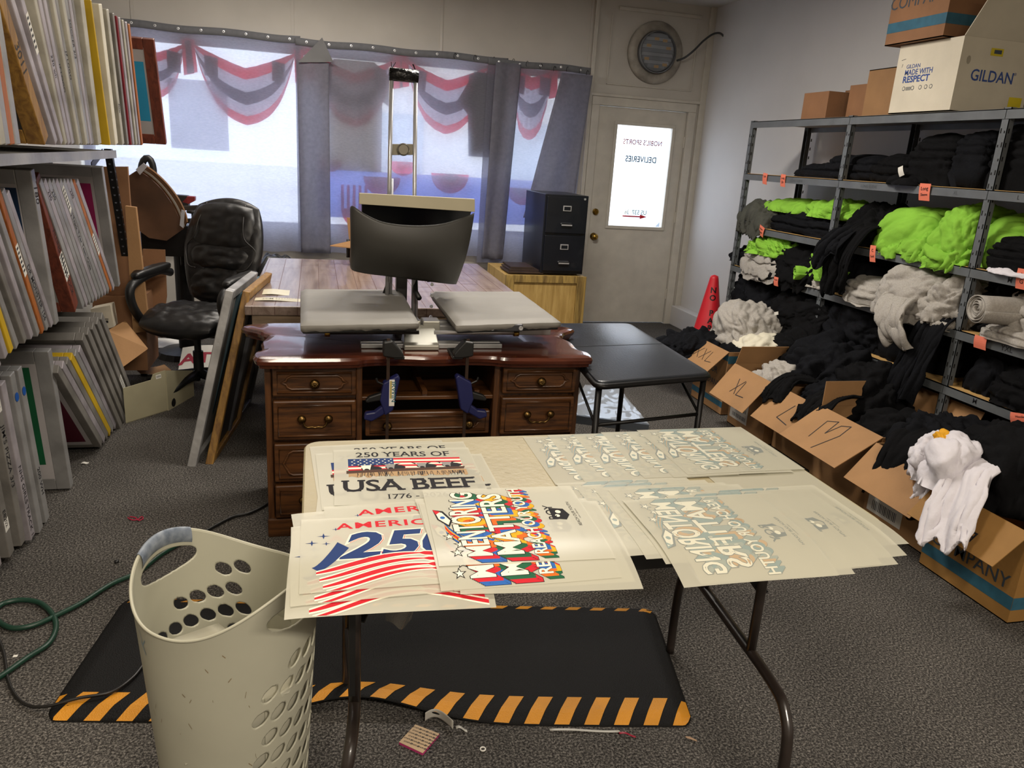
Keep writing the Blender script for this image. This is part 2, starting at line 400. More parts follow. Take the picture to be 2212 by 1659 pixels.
k = MB().lathe((2.575, y0, 1.07), [(.03, 0), (.03, .012), (.02, .02), (.0, .02)], 20, (0, -1, 0)); k.box((2.571, y0-.04, 1.055), (2.579, y0-.018, 1.085)); k.build('deadbolt', brass, door)
for z in (.3, 1.05, 1.75): MB().lathe((DX1-.002, y0-.006, z-.05), [(.007, 0), (.007, .1)], 8).build('hinge', trim_m, door)
red_ink = mat('red_decal', 'a01822', .6, var=0); dk_ink = mat('dark_decal', '1e3448', .6, var=0); sky_ink = mat('red_arrow', 'c41828', .6, var=0)
pf = plane((2.99, y0+.018, 0), (1, 0, 0), (0, 0, 1))
for t, z, s, mm, bo in (("NOBIL'S SPORTS", 1.70, .063, red_ink, .012), ("DELIVERIES", 1.545, .075, dk_ink, .014), ("US 537  36", 1.06, .06, mat('pale_decal', '8fb0a8', .6, var=0), .005)):
    a = Art(); a.text(t, 0, z, s, 0, bo, sx=-.86); a.build('glass_lettering', pf, [mm], door)
a = Art(); a.rect(-.13, 1.035, .05, 1.047, 0); a.poly([(.05, 1.062), (.12, 1.041), (.05, 1.02)], 0); a.build('arrow_decal', pf, [sky_ink], door)
# outdoors seen through the glass
struct(bx((-30, YW+.13, -.25), (40, 60, -.15)), 'ground', mat('pavement', 'e2ded8', .9, var=.1, vs=1.2))
bl = thing('building', 'pale building with an orange striped fascia seen across the street through the door glass', 'building', (10, 26, -.15))
bx((0, 26, -.15), (24, 34, 5.2)).build('wall', mat('far_wall', 'e9e5dc', .9), bl)
bx((0, 25.8, 4.2), (24, 26, 4.9)).build('fascia', mat('far_fascia', 'c08a4a', .9), bl)
for i in range(5): bx((2+i*4.2, 25.9, .8), (3.4+i*4.2, 26, 2.6)).build('window', mat('far_glass', 'b9c6cc', .4), bl)
car = thing('parked_car', 'dark parked car seen low in the door glass near the red arrow', 'car', (5.4, 11.4, -.15))
MB().prism([V((4.75, 11, .05)), V((7.4, 11, .05)), V((7.4, 11, .55)), V((7.0, 11, .62)), V((6.5, 11, 1.05)), V((5.4, 11, 1.05)), V((5.0, 11, .6)), V((4.75, 11, .52))], (0, 1.5, 0)).build('body', mat('car_paint', '30424f', .25, coat=.6), car, bevel=.06)
for x in (5.25, 6.85): MB().lathe((x, 10.97, .13), [(.28, 0), (.28, .2), (.0, .2)], 18, (0, 1, 0)).build('wheel', blackm, car)
# exhaust fan taped over
fan = thing('exhaust_fan', 'round exhaust fan above the door, its opening covered with silver tape', 'fan', (3.0, YW, 2.24))
MB().lathe((3.0, YW, 2.5), [(.265, 0), (.265, .02), (.255, .035), (.19, .05), (.175, .03), (.17, .0)], 48, (0, -1, 0)).build('flange', mat('fan_ring', '9b958a', .5, var=.25, vs=9), fan, smooth=True)
MB().lathe((3.0, YW-.001, 2.5), [(.178, 0), (.178, .075), (.17, .08), (.165, .04), (.0, .04)], 40, (0, -1, 0)).build('housing', mat('fan_housing', '74777a', .5, metal=.2, var=.2), fan, smooth=False, auto=30)
tp = Art(); random.seed(3)
tp.disc(0, 0, .162, 0, 36)
for i in range(9):
    a_ = random.uniform(-.4, .4); z = -.13+i*.032; w = sqrt(max(0, .155**2-z*z)); tp.poly([(-w, z), (w, z+.01*a_), (w*.96, z+.026), (-w*.97, z+.028)], 1 if i % 2 else 2)
for x, z in ((-.09, .05), (-.02, .11), (-.1, -.06), (.08, -.1), (.1, .04), (.0, -.12), (.06, .1)): tp.rect(x-.02, z-.012, x+.025, z+.012, 3)
tp.build('tape_cover', plane((3.0, YW-.062, 2.5), (1, 0, 0), (0, 0, 1)), [mat('tape_dark', '6d7176', .45, metal=.1), mat('tape_silver', '8f9499', .4, metal=.1), mat('tape_mid', '7c8187', .4, metal=.1), mat('tape_orange', 'a58a66', .6)], fan, eps=.001)
cp = [at(1462, 131, Y=6.98), at(1480, 124, Y=6.93), at(1500, 108, Y=6.9), at(1520, 88, Y=6.88), at(1540, 74, Y=6.86), at(1556, 72, Y=6.85), at(1566, 84, Y=6.84), at(1569, 104, Y=6.84), at(1566, 126, Y=6.84), at(1563, 136, Y=6.84)]
def smoothpath(p, n=6, closed=False):
    p = [V(x) for x in p]; o = []; k = len(p); rng = range(k if closed else k-1)
    g = (lambda i: p[i % k]) if closed else (lambda i: p[max(0, min(k-1, i))])
    for i in rng:
        a, b, c, d = g(i-1), g(i), g(i+1), g(i+2)
        for j in range(n):
            t = j/n; o.append(.5*((2*b)+(c-a)*t+(2*a-5*b+4*c-d)*t*t+(-a+3*b-3*c+d)*t**3))
    if not closed: o.append(p[-1])
    return o
MB().tube(smoothpath(cp), .009, 10).build('cord', mat('dark_cord', '33363a', .5), fan, smooth=True)
e_ = cp[-1]; pg = MB().lathe(e_+V((.004, 0, -.05)), [(.014, 0), (.018, .02), (.016, .05), (.009, .055)], 12)
for dx in (-.007, .007): pg.box(e_+V((dx-.002+.004, -.004, -.07)), e_+V((dx+.002+.004, .004, -.05)))
pg.build('plug', mat('plug_yellow', 'a8884a', .5), fan)
# ------------------------------------------------------------------ window dressing
YC = 6.93
curt = mat('curtain_cloth', '8f8f9e', .9, var=.06, vs=40, trans=.56, alpha=.86, bump=.15, bs=60, stretch=(1, 1, 3))
hem = mat('curtain_hem', '77787c', .9, var=.06, vs=30, trans=.25, alpha=.97)
def pleat(x, z, amp, s): return amp*(sin(x*17+1.5*sin(x*5+s))*.5+.5*noise.noise(V((x*6+s, z*.5, s))))*min(1, .25+(2.3-z)*.8)
def cpanel(name, label, x0, x1, xb0, xb1, y, z1, z0, amp, s, nu=60, folds=None, m=None):
    t = thing(name, label, 'curtain', ((x0+x1)/2, y, z0), None)
    def fn(u, v):
        z = z1+(z0-z1)*v; xa = x0+(x1-x0)*u; xb = xb0+(xb1-xb0)*u; w = v**.8
        x = xa*(1-w)+xb*w
        yy = pleat(xa*(folds or 1), z, amp, s)
        return (x, y+yy, z+.005*sin(xa*9+s)*(1-v)+.02*noise.noise(V((xa*4, s, 0)))*v)
    MB().grid(fn, nu, 30).build('cloth', m or curt, t, smooth=True)
    def hf(u, v):
        p = V(fn(u, 0)); return (p.x, p.y-.006, p.z+.012-.055*v)
    MB().grid(hf, nu, 2).build('hem', hem, t, smooth=True, solid=.003)
    n = max(2, int(abs(x1-x0)/.165))
    for i in range(n):
        p = V(hf((i+.5)/n, .45)); MB().lathe(p+V((0, -.001, 0)), [(.009, -.002), (.010, .003), (.005, .004), (.0045, 0)], 10, (0, -1, 0)).build('grommet', mat('grommet', 'e8e8ea', .3, metal=.3), t)  # pale colour stands in for daylight showing through the grommet holes
    return t
cpanel('window_curtain', 'long translucent grey curtain over the left of the window behind the office chair', XL+.02, -.1, XL+.02, -.08, YC+.02, 2.33, .62, .025, 1, 90)
cpanel('window_curtain', 'translucent grey curtain over the middle of the window behind the heat press', -.14, 1.62, -.14, 1.66, YC, 2.315, .62, .03, 4, 110)
cpanel('window_curtain', 'narrow translucent grey curtain panel just left of the black filing cabinet', 1.44, 2.36, 1.42, 2.3, YC-.03, 2.30, .58, .03, 8, 60)
# folded back edges: a second thickness of cloth
def strip(label, top, bot, y, s, m=curt):
    t = thing('curtain_fold', label, 'curtain', (top[0], y, bot[2]))
    def fn(u, v):
        z = top[2]*(1-v)+bot[2]*v; x0 = top[0]*(1-v)+bot[0]*v; x1 = top[1]*(1-v)+bot[1]*v; x = x0+(x1-x0)*u
        return (x, y+.012*sin(u*9+s+v*2)*(.4+v)+.01*noise.noise(V((x*8, z*2, s))), z)
    MB().grid(fn, 14, 30).build('cloth', m, t, smooth=True, solid=.006)
    return t
fold_m = mat('curtain_fold_cloth', '9b9aa6', .9, var=.07, vs=30, trans=.6, alpha=.84, bump=.15, bs=50)
f1 = strip('grey folded back curtain edge with a pointed top corner beside the first parted seam', (-.13, .12, 2.16), (-.12, .13, .62), YC-.03, 1, fold_m)
MB().prism([V((-.12, YC-.05, 2.14)), V((.07, YC-.06, 2.34)), V((.155, YC-.05, 2.17)), V((.10, YC-.045, 2.16))], (0, .006, 0)).build('corner_flap', mat('curtain_flap', '6f6f70', .9, var=.08), f1)
strip('dark doubled curtain edge hanging in the middle of the right half of the window', (1.5, 1.72, 2.28), (1.46, 1.66, .62), YC-.06, 3, fold_m)
strip('bunched grey curtain end flaring above the black filing cabinet', (2.08, 2.36, 2.24), (1.82, 2.26, 1.0), YC-.10, 6, fold_m)
for i, (px, py) in enumerate([(982, 118), (1025, 122), (1066, 126), (1108, 130), (1138, 135), (1168, 141), (1197, 146), (1225, 147), (1253, 150), (1268, 155)]):
    p = at(px, py, Y=YC-(.012 if i < 4 else .04))
    MB().tube([p+V((0, .0, -.03)), p+V((-.008, -.01, -.02)), p+V((-.006, -.012, 0)), p+V((.004, -.004, .012)), p+V((.013, .003, .008)), p+V((.015, .004, -.004))], .0022, 6).build('curtain_hook', black_metal, smooth=True,
        tag=('small black wire hook holding up the curtain hem towards the door', 'hook', 'hooks along the curtain hem'))
# bunting behind the cloth, in front of the glass
b_red = mat('bunting_red', 'e02038', .9, trans=.75, var=.1); b_wht = mat('bunting_white', 'd6d0dc', .9, trans=.6, var=.05); b_blu = mat('bunting_blue', '33364c', .9, trans=.5, var=.1)
def swag(label, cx, hw, zt, top, deep):
    t = thing('bunting_swag', label, 'bunting', (cx, YW+.03, zt-deep), 'bunting swags in the window')
    bands = (0, .2, .42, .64, .84, 1)
    mb = MB()
    def P(u, v):
        c = 2*u-1; k = 1-abs(c)**3.2; q = 1-.18*v*(1-abs(c))
        return V((cx+hw*c*(1.0-.06*v*(1-k)), YW-.015+.012*sin(u*55), zt-(top*(1-abs(c)**1.2)+(deep-top)*k*v)-.10*v*(1-k)*0))
    for i, mi in enumerate((0, 1, 2, 1, 0)):
        mb.cur = mi; v0, v1 = bands[i], bands[i+1]
        mb.grid(lambda u, v: P(u, v0+(v1-v0)*v), 56, 3)
    mb.cur = 0   # gathered red tails
    for s in (-1, 1):
        mb.q([V((cx+s*hw-.035, YW-.02, zt+.02)), V((cx+s*hw+.035, YW-.02, zt+.02)), V((cx+s*hw+.05, YW-.02, zt-.22)), V((cx+s*hw-.03, YW-.02, zt-.24))])
    mb.build('pleated_cloth', [b_red, b_wht, b_blu], t)
    st = Art()
    for u in (.14, .24, .36, .5, .64, .76, .86):
        p = P(u, .53); st.star(p.x, p.z, .024, 0)
    for s in (-1, 1):
        x = cx+s*hw*.62; st.poly([(x-.05, zt-.03-top*.35), (x+.05, zt-.05-top*.35), (x+.045, zt-.2-top*.3), (x-.055, zt-.19-top*.3)], 1); st.star(x, zt-.12-top*.3, .03, 0)
    st.build('stars', plane((0, YW-.035, 0), (1, 0, 0), (0, 0, 1)), [b_wht, b_blu], t, eps=.001)
for lb, a_, b_, yb in (('bunting swag at the far left of the window, half hidden by the screen rack', 255, 403, 212), ('full red white and dark bunting swag above the office chair', 410, 645, 270),
                       ('bunting swag left of the heat press handle', 668, 858, 275), ('bunting swag right of the heat press handle', 872, 1060, 290), ('narrow bunting swag above the filing cabinet', 1105, 1195, 303)):
    l = at(a_, 92+(a_-400)*.075, Y=YW); r_ = at(b_, 92+(b_-400)*.075, Y=YW); bt = at((a_+b_)/2, yb, Y=YW)
    hw = (r_.x-l.x)/2; swag(lb, (l.x+r_.x)/2, hw, (l.z+r_.z)/2, hw*.38, (l.z+r_.z)/2-bt.z)
def tee(label, x0, x1, z1, z0, y, m, sl=.06):
    w = x1-x0; pts = [(x0, z0), (x1, z0), (x1, z1-.30), (x1+sl, z1-.34), (x1+sl, z1-.1), (x1-w*.15, z1), (x0+w*.15, z1), (x0-sl, z1-.1), (x0-sl, z1-.34), (x0, z1-.30)]
    MB().prism([V((a, y, b)) for a, b in pts], (0, .012, 0)).build('display_shirt', m, tag=(label, 'shirt'))
tee('tan shirt hung in the window left of the heat press handle, seen through the curtain', .1, .56, 2.2, 1.32, YW-.05, mat('window_tan', 'ab9f90', .9, trans=.6, alpha=.75, var=.1))
MB().prism([V((a, YW-.055, b)) for a, b in ((1.32, 1.5), (1.66, 1.5), (1.66, 2.2), (1.34, 2.2), (1.2, 1.95), (1.3, 1.85))], (0, .012, 0)).build('display_shirt', mat('window_olive', '6b6658', .9, trans=.2, var=.1), tag=('dark olive shirt hung in the window at the right, seen through the curtain', 'shirt'))
MB().prism([V((a, YW-.05, b)) for a, b in ((-1.12, 1.42), (-.68, 1.42), (-.68, 1.95), (-1.12, 1.95))], (0, .01, 0)).build('window_poster', mat('window_poster_paper', 'd4d4de', .9, trans=.8, alpha=.6, var=.04), tag=('pale rectangular sheet on the window above the office chair, seen through the curtain', 'poster'))
bn = thing('patriotic_banner', 'blue banner with red and white rosettes low in the window behind the heat press', 'banner', (.9, YW+.04, .85))
a = Art(); a.rect(.02, .92, 1.98, 1.32, 0)
for x, z, r_ in ((.13, 1.40, .1), (.75, 1.42, .12), (.57, 1.28, .16), (1.17, 1.34, .17), (1.85, 1.25, .15), (.4, 1.0, .18)):
    for q in range(5): a.poly([(x+r_*(1-q*.2)*cos(pi+pi*i/14), z+r_*(1-q*.2)*sin(pi+pi*i/14)) for i in range(15)], 1 if q % 2 == 0 else 2)
for i in range(30): a.star(.75+.04*i, 1.33-.03*(i % 3), .01, 2)
for i in range(5): a.rect(.22+.05*i, 1.0, .245+.05*i, 1.2, 1)
a.build('banner_cloth', plane((0, YW-.005, 0), (1, 0, 0), (0, 0, 1)), [mat('banner_blue', '7f8ed2', .9, trans=.85), mat('banner_red', 'f03450', .9, trans=.85), mat('banner_white', 'f0ecf8', .9, trans=.85)], bn, eps=.002)
# ------------------------------------------------------------------ left rack and its screen printing frames
rack = thing('metal_rack', 'black slotted steel rack holding screen frames opposite the clothes shelving', 'rack', (-1.3, 3.4, 0))
def slotted(mb_pts, w, name='post', parent=rack, m=black_metal, holes=True, ang=.035):
    a, b = V(mb_pts[0]), V(mb_pts[1]); mb = MB(); mb.cur = 0
    d = (b-a).normalized()
    mb.obox((a+b)/2, d, (1, 0, 0), (0, 1, 0), (b-a).length, .003, ang); mb.obox((a+b)/2+V((-ang/2, ang/2, 0)), d, (1, 0, 0), (0, 1, 0), (b-a).length, ang, .003)
    mb.obox((a+b)/2+V((-ang/2, -ang/2, 0)), d, (1, 0, 0), (0, 1, 0), (b-a).length, ang, .003)
    mb.cur = 1
    if holes:
        L_ = (b-a).length; n = int(L_/.045)
        for i in range(n):
            c = a+d*(.03+i*.045)
            mb.lathe(c+V((.0018, 0, 0)), [(.006, 0), (.006, .0006)], 8, (1, 0, 0)); mb.lathe(c+V((-ang/2, -ang/2-.0018, 0)), [(.006, 0), (.006, .0006)], 8, (0, -1, 0))
    return mb.build(name, [m, mat('hole_dim', '55565c', .9, var=0)], parent)
for y in (2.3, 4.6):
    slotted([(-1.56, y, 0), (-1.62, y, 2.6)], 0)
pa, pb_ = at(241, 322, X=-1.08), at(296, 668, X=-1.08); slotted([pb_+(pb_-pa)*.9, pa], 0)
slotted([at(112, 362, X=-1.25), at(108, 330, X=-1.25)], 0); slotted([at(72, 362, X=-1.5), at(70, 330, X=-1.5)], 0); slotted([at(199, 40, X=-1.05), at(196, 5, X=-1.05)], 0)
for z in (.75, 1.41, 2.14):
    x0 = -.83 if z == 1.41 else -1.16; z = 1.44 if z == 1.41 else z; y1 = at(249, 322, X=-.83).y if x0 > -1 else 4.6
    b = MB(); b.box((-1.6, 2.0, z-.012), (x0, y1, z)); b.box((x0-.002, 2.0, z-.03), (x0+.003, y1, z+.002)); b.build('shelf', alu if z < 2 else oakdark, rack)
MB().bar(at(198, 358, X=-1.0), at(222, 328, X=-1.0), .03, .004, (1, 0, 0)).build('brace', black_metal, rack)
fr_cream = mat('frame_cream', 'b6b1a2', .55, metal=.2, var=.2, vs=9, bump=.1, bs=30)
fr_lav = mat('frame_pale', 'b4adb2', .5, metal=.35, var=.18, vs=9, bump=.1, bs=30)
fr_yel = mat('frame_yellow_tape', 'c9a51e', .5, var=.1)
fr_red = mat('frame_red_tape', '8c2230', .5, var=.1)
mesh_c = {'grey': mat('screen_mesh_grey', '8f8b86', .6, var=.1), 'blue': mat('screen_mesh_blue', '0f2f52', .45, var=.15), 'cyan': mat('screen_mesh_cyan', '2f9cc8', .4, var=.06, alpha=.97), 'magenta': mat('screen_mesh_magenta', 'a3125e', .5, var=.15, vs=4),
          'wine': mat('screen_mesh_wine', '5e0f2c', .5, var=.15), 'green': mat('screen_mesh_green', '17603a', .45, var=.15, vs=4), 'dark': mat('screen_mesh_dark', '2c2a26', .5, var=.3, vs=3), 'pale': mat('screen_mesh_pale', 'b9b4b4', .6, var=.08)}
bar_n = 0
def screen(pb, pt, depth, th, fm, mk='grey', label='', group=None, bw=.034, text=None, tag_=None, out=None):
    "pb, pt: bottom and top of the outer front edge; the frame runs back from there"
    pb, pt = V(pb), V(pt); v = (pt-pb).normalized(); h = (pt-pb).length
    d = V(out) if out else V((-1, 0, 0)); w = d.cross(v).normalized()
    if w.y < 0: w = -w
    t = thing('screen_frame', label, 'screen frame', tuple(pb), group)
    c = lambda a, b: pb+d*a+v*b+w*(th/2)
    mb = MB()
    mb.obox(c(bw/2, h/2), d, v, w, bw, h, th); mb.obox(c(depth-bw/2, h/2), d, v, w, bw, h, th)
    mb.obox(c(depth/2, bw/2), d, v, w, depth-2*bw, bw, th); mb.obox(c(depth/2, h-bw/2), d, v, w, depth-2*bw, bw, th)
    mb.build('frame', fm, t, bevel=.003)
    fnp = lambda x, y, e=0: c(x, y)-w*(th/2-.002+e)
    a = Art()
    if mk in ('cyan', 'magenta', 'green', 'wine', 'blue'):
        a.rect(bw*.8, bw*.8, depth-bw*.8, h-bw*.8, 0)
        lo, sd, tp_ = {'cyan': (.07, .008, .06), 'magenta': (.04, .012, .03), 'green': (.07, .025, .015), 'wine': (.03, .02, .01), 'blue': (.01, .004, .012)}[mk]
        a.rect(bw+sd, bw+lo, depth-bw-.01, h-bw-tp_, 1)
        a.build('mesh', fnp, [mesh_c['pale'], mesh_c[mk]], t, eps=.0006)
    else:
        a.rect(bw*.8, bw*.8, depth-bw*.8, h-bw*.8, 0); a.build('mesh', fnp, [mesh_c[mk]], t)
    dn = -v
    uy = dn.cross(V((1, 0, 0))) * -1 if out is None else w
    sp = lambda x, y, e=0: pt+dn*x+w*(th/2+y)-d*(.0004+e)
    if text:
        A = Art()
        for s, x, sz in text: A.text(s, x, -sz*.35, sz, 0, .004, align='LEFT', shear=.15)
        A.build('handwriting', sp, [ink], t)
    if tag_:
        A = Art(); x, s = tag_; A.rect(x, -th*.42, x+.045 if s else x+.12, th*.42, 0)
        if s: A.text(s, x+.005, -.009, .026, 1, .01, align='LEFT')
        else:
            for i in range(6): A.rect(x+.01+i*.017, -th*.3, x+.018+i*.017, th*.25, 1)
        A.build('paper_label', sp, [paper, ink], t)
    return t
rnd = random.Random(5)
XT = -.8; DP = .5
G1 = 'frames packed in the top row'; L1 = 'pale edged screen printing frame packed upright in the top row of the screen rack'
def sp_at(xb, yb, xt, yt, X): return at(xb, yb, X=X), at(xt, yt, X=X)
mats_top = [fr_cream, fr_lav, alu, fr_lav, alud, fr_cream, fr_lav, alu]
def sl(xb, s, X=XT, yb=314, L_=.56):
    "front edge from a bottom point and its slope in the picture"
    a = at(xb, yb, X=X); b = at(xb-s*150, yb-150, X=X); v = (b-a).normalized(); return a, a+v*L_
Lt = 'in the top rack row'
for i, (xb, s, fm, mk, lb) in enumerate([(-14, .16, fr_lav, 'grey', 'pale frame cut by the left edge of the photo '+Lt), (3, .155, fr_cream, 'grey', 'cream frame with a worn edge leftmost '+Lt),
        (13, .15, alu, 'grey', 'bright aluminium frame beside the orange wooden one '+Lt), (23, .15, orangewood, 'grey', 'orange wooden frame squeezed between aluminium ones '+Lt), (36, .155, alu, 'pale', 'aluminium frame left of the open gap '+Lt)]):
    a, b = sl(xb, s); screen(a, b, DP, .036, fm, mk, lb)
a, b = sl(98, .32, L_=.62); screen(a, b, DP, .05, darkwood, 'dark', 'thick scorched wooden frame with dark mesh leaning '+Lt, bw=.05, text=[('3011', .3, .05)])
a, b = sl(121, .31, L_=.6); screen(a, b, DP, .03, fr_lav, 'grey', 'pinkish aluminium frame leaning behind the scorched wooden one '+Lt)
a, b = sl(133, .28, L_=.6); screen(a, b, DP, .03, fr_lav, 'grey', 'pale leaning frame with a white tape strip '+Lt, tag_=(.18, ''))
p0 = at(142, 314, X=XT); y = p0.y; k = 0; ye = at(211, 314, X=XT).y
while y < ye:
    xb = at_px = None
    f = (y-p0.y)/(ye-p0.y); s = .215*(1-f)+.14*f
    a = V((XT+rnd.uniform(-.008, .004), y, 1.45)); q = at(1106, 400, X=XT)
    # slope s in the picture becomes a lean towards the camera
    xb = 679+(p0.x*0)+( (142-679)*p0.y/y ); a0, b0 = sl(xb, s, L_=.56-.02*f+rnd.uniform(-.012, .012))
    th = rnd.choice((.026, .03, .034, .036))
    screen(V((a.x, a0.y, a0.z)), V((a.x, b0.y, b0.z)), DP, th, mats_top[k % 8], 'grey', L1, G1, text=[(rnd.choice(('230 wh', 'J7 LOGO', '156', 'SOCCER 2/3', 'Nobil 1/2')), rnd.uniform(.06, .3), .024)] if k % 3 == 1 else None)
    y += th+.0025; k += 1
spec = [(213, .125, fr_cream, 'grey', .05, 'wide cream frame taller than its right neighbours '+Lt), (238, .135, fr_yel, 'grey', .014, 'frame edged with bright yellow tape '+Lt), (250, .12, mat('frame_white', 'd9d2bd', .5, var=.1), 'grey', .05, 'off-white frame right of the yellow edged one '+Lt),
        (265, .12, fr_cream, 'grey', .04, 'cream frame marked with a dark scribble '+Lt), (276, .115, alud, 'grey', .03, 'dull grey frame left of the red striped one '+Lt), (284, .115, fr_red, 'grey', .012, 'frame with a thin dark red edge '+Lt),
        (288, .115, fr_lav, 'grey', .03, 'pale frame between the red and the yellow green edges '+Lt), (295, .115, fr_cream, 'grey', .03, 'cream frame with a yellow green stain '+Lt), (301, .112, fr_lav, 'grey', .03, 'pale frame just before the orange wooden one '+Lt),
        (307, .112, orangewood, 'grey', .03, 'orange wooden frame second from the right end '+Lt)]
for xb, s, fm, mk, th, lb in spec:
    a, b = sl(xb, s, L_=.53); screen(a, b, DP, th, fm, mk, lb, text=[('fox', .36, .03)] if 'scribble' in lb else None)
a = at(359, 313, X=XT); v = (at(331, 82, X=XT)-a); screen(a, a+v.normalized()*.55, .42, .035, redwood, 'cyan', 'brown wooden frame with bright blue mesh closing the top rack row', bw=.055)
# middle row
XM = -.93; Lm = 'in the middle rack row'
q = [(-3, 800, -76, 590, fr_lav, 'purplish frame cut by the photo edge '+Lm), (12, 776, -60, 545, fr_lav, 'pale purple frame near the left edge '+Lm), (24, 764, -48, 545, fr_yel, 'frame with a yellow lower edge '+Lm), (36, 755, -52, 505, alu, 'aluminium frame with a small red mark '+Lm), (54, 743, -42, 470, alud, 'dull aluminium frame sixth from the blue meshed one '+Lm),
     (68, 734, -20, 470, fr_lav, 'pinkish edged frame left of the brown wooden one '+Lm), (82, 728, -5, 462, alu, 'aluminium frame touching the brown wooden one '+Lm), (92, 722, 2, 440, orangewood, 'brown wooden frame with a white sticker among aluminium ones '+Lm), (102, 715, 3, 410, alu, 'aluminium frame with dark handwriting '+Lm), (112, 708, 5, 392, fr_lav, 'pale frame leaning just left of the blue meshed frame '+Lm)]
for i, (a0, a1, b0, b1, fm, lb) in enumerate(q):
    a, b = sp_at(a0, a1, b0, b1, XM); v = (b-a).normalized(); screen(a, a+v*.56, .5, .03, fm, 'grey', lb, text=[('DR MONSTER 156', .28, .03)] if 'handwriting' in lb else None, tag_=(.2, '') if 'sticker' in lb else None)
a, b = sp_at(121, 702, 66, 368, XM); screen(a, b, .5, .04, alu, 'blue', 'aluminium frame with dark blue mesh and 180 written on its edge', text=[('180', .05, .045)], bw=.05)
a, b = sp_at(163, 675, 76, 392, XM); screen(a, b, .5, .06, redwood, 'grey', 'red brown wooden frame with scratched lettering and a white label '+Lm, bw=.05, text=[('FILLING', .22, .03), ('BLACKROCK', .33, .034)], tag_=(.33, ''))
A0, B0 = sp_at(180, 668, 86, 397, XM+.005); A1, B1 = sp_at(246, 628, 166, 398, XM+.005)
G2 = 'frames leaning together in the middle row'
n = 11
for i in range(n):
    f = i/(n-1); a = A0.lerp(A1, f); b = B0.lerp(B1, f); off = V((-.03*((i % 2))*.0, 0, .0))
    if i == 9: screen(a, b, .45, .03, orangewood, 'grey', 'orange brown wooden frame near the end of the leaning batch '+Lm, tag_=(.3, '')); continue
    if i == 5: screen(a, b, .45, .034, alu, 'grey', 'aluminium frame with cream strip and long handwriting '+Lm, tag_=(.03, ''), text=[('J Track Tyler Team Cross', .16, .03)]); continue
    screen(a, b, .45, .034, (alu, fr_lav, alu)[i % 3], 'grey', 'silver screen frame leaning in the batch before the magenta mesh', G2, text=[('230', .04, .03)] if i in (1, 2, 7) else None)
a, b = sp_at(254, 622, 216, 363, XM); screen(a+V((0, .03, 0)), b+V((0, .03, 0)), .62, .035, alu, 'magenta', 'large aluminium frame with bright magenta mesh standing behind the leaning batch', bw=.045)
# floor row
XB = -1.05; Lf = 'on the floor row'
for i, (a0, a1, b0, b1, fm, lb, tx, tg) in enumerate([(-24, 1258, -110, 830, alud, 'tall worn frame cut by the left edge of the photo '+Lf, None, None), (-6, 1235, -90, 815, fr_lav, 'tall pinkish frame near the left edge '+Lf, [('E82', .52, .03)], None), (22, 1205, -56, 818, alud, 'tall frame with a small 02 label near its foot '+Lf, [('E82', .50, .03)], (.54, '02')),
        (47, 1180, -20, 818, alud, "tall frame with an 88 sticker and Jim's Pizza written on its edge", [("JIM'S PIZZA 3/3", .18, .038)], (.09, '88')), (68, 1168, 2, 832, fr_lav, 'tall frame with NHS Girls handwriting low on its edge', [('NHS GIRLS TRACK 10 YR', .33, .034)], None), (86, 1152, 22, 812, alu, 'tall frame with a blue smudge near its top '+Lf, None, None), (100, 1130, 38, 800, alu, 'tall aluminium frame marked 200 WH right of the blue smudge', [('200 WH', .42, .035)], None)]):
    a, b = sp_at(a0, a1, b0, b1, XB); t = screen(a, b, .5, .045, fm, 'grey', lb, text=tx, tag_=tg)
    if 'smudge' in lb:
        A = Art(); A.disc(.09, 0, .018, 0, 12); vv = (a-b).normalized(); A.build('blue_smudge', lambda x, y, e, b=b, vv=vv: b+vv*x+V((.001+e, .022+y, 0)), [mat('blue_smudge', '1450a0', .5)], t)
a, b = sp_at(153, 1056, 104, 760, XB); screen(a, b, .52, .045, alu, 'green', 'aluminium frame with dark green mesh standing on the carpet', bw=.055)
A0, B0 = sp_at(220, 974, 126, 816, XB+.02); A1, B1 = sp_at(250, 935, 172, 770, XB+.02)
for i, (fm, mk, lb) in enumerate([(alud, 'wine', 'short leaning frame with wine red mesh on the floor row'), (fr_lav, 'grey', 'short pinkish frame behind the wine red meshed one'), (alud, 'grey', 'short dull frame with a pale marking in the floor row batch'), (fr_yel, 'grey', 'short frame with a yellow edge in the floor row batch'), (alu, 'grey', 'short aluminium frame behind the yellow edged one'), (fr_lav, 'grey', 'short pale frame next to the taller dark ones on the floor row')]):
    f = i/5; screen(A0.lerp(A1, f)+V((0, 0, .02)), B0.lerp(B1, f)+V((0, 0, .02)), .46, .04, fm, mk, lb)
A0, B0 = sp_at(262, 930, 178, 735, XB+.03); A1, B1 = sp_at(292, 876, 219, 690, XB+.03)
for i in range(5):
    f = i/4; screen(A0.lerp(A1, f), B0.lerp(B1, f), .56, .045, (alud, black_metal if 0 else alud)[0], 'wine' if i == 0 else 'grey', ('tall dull frame with dark red mesh behind the short batch', 'tall dull frame second from the red meshed one on the floor row', 'tall dull frame in the middle of the right floor row batch', 'tall frame with a white label at its foot near the cream box file', 'darkest tall frame at the right end of the floor row')[i], tag_=(.5, '') if i == 3 else None)
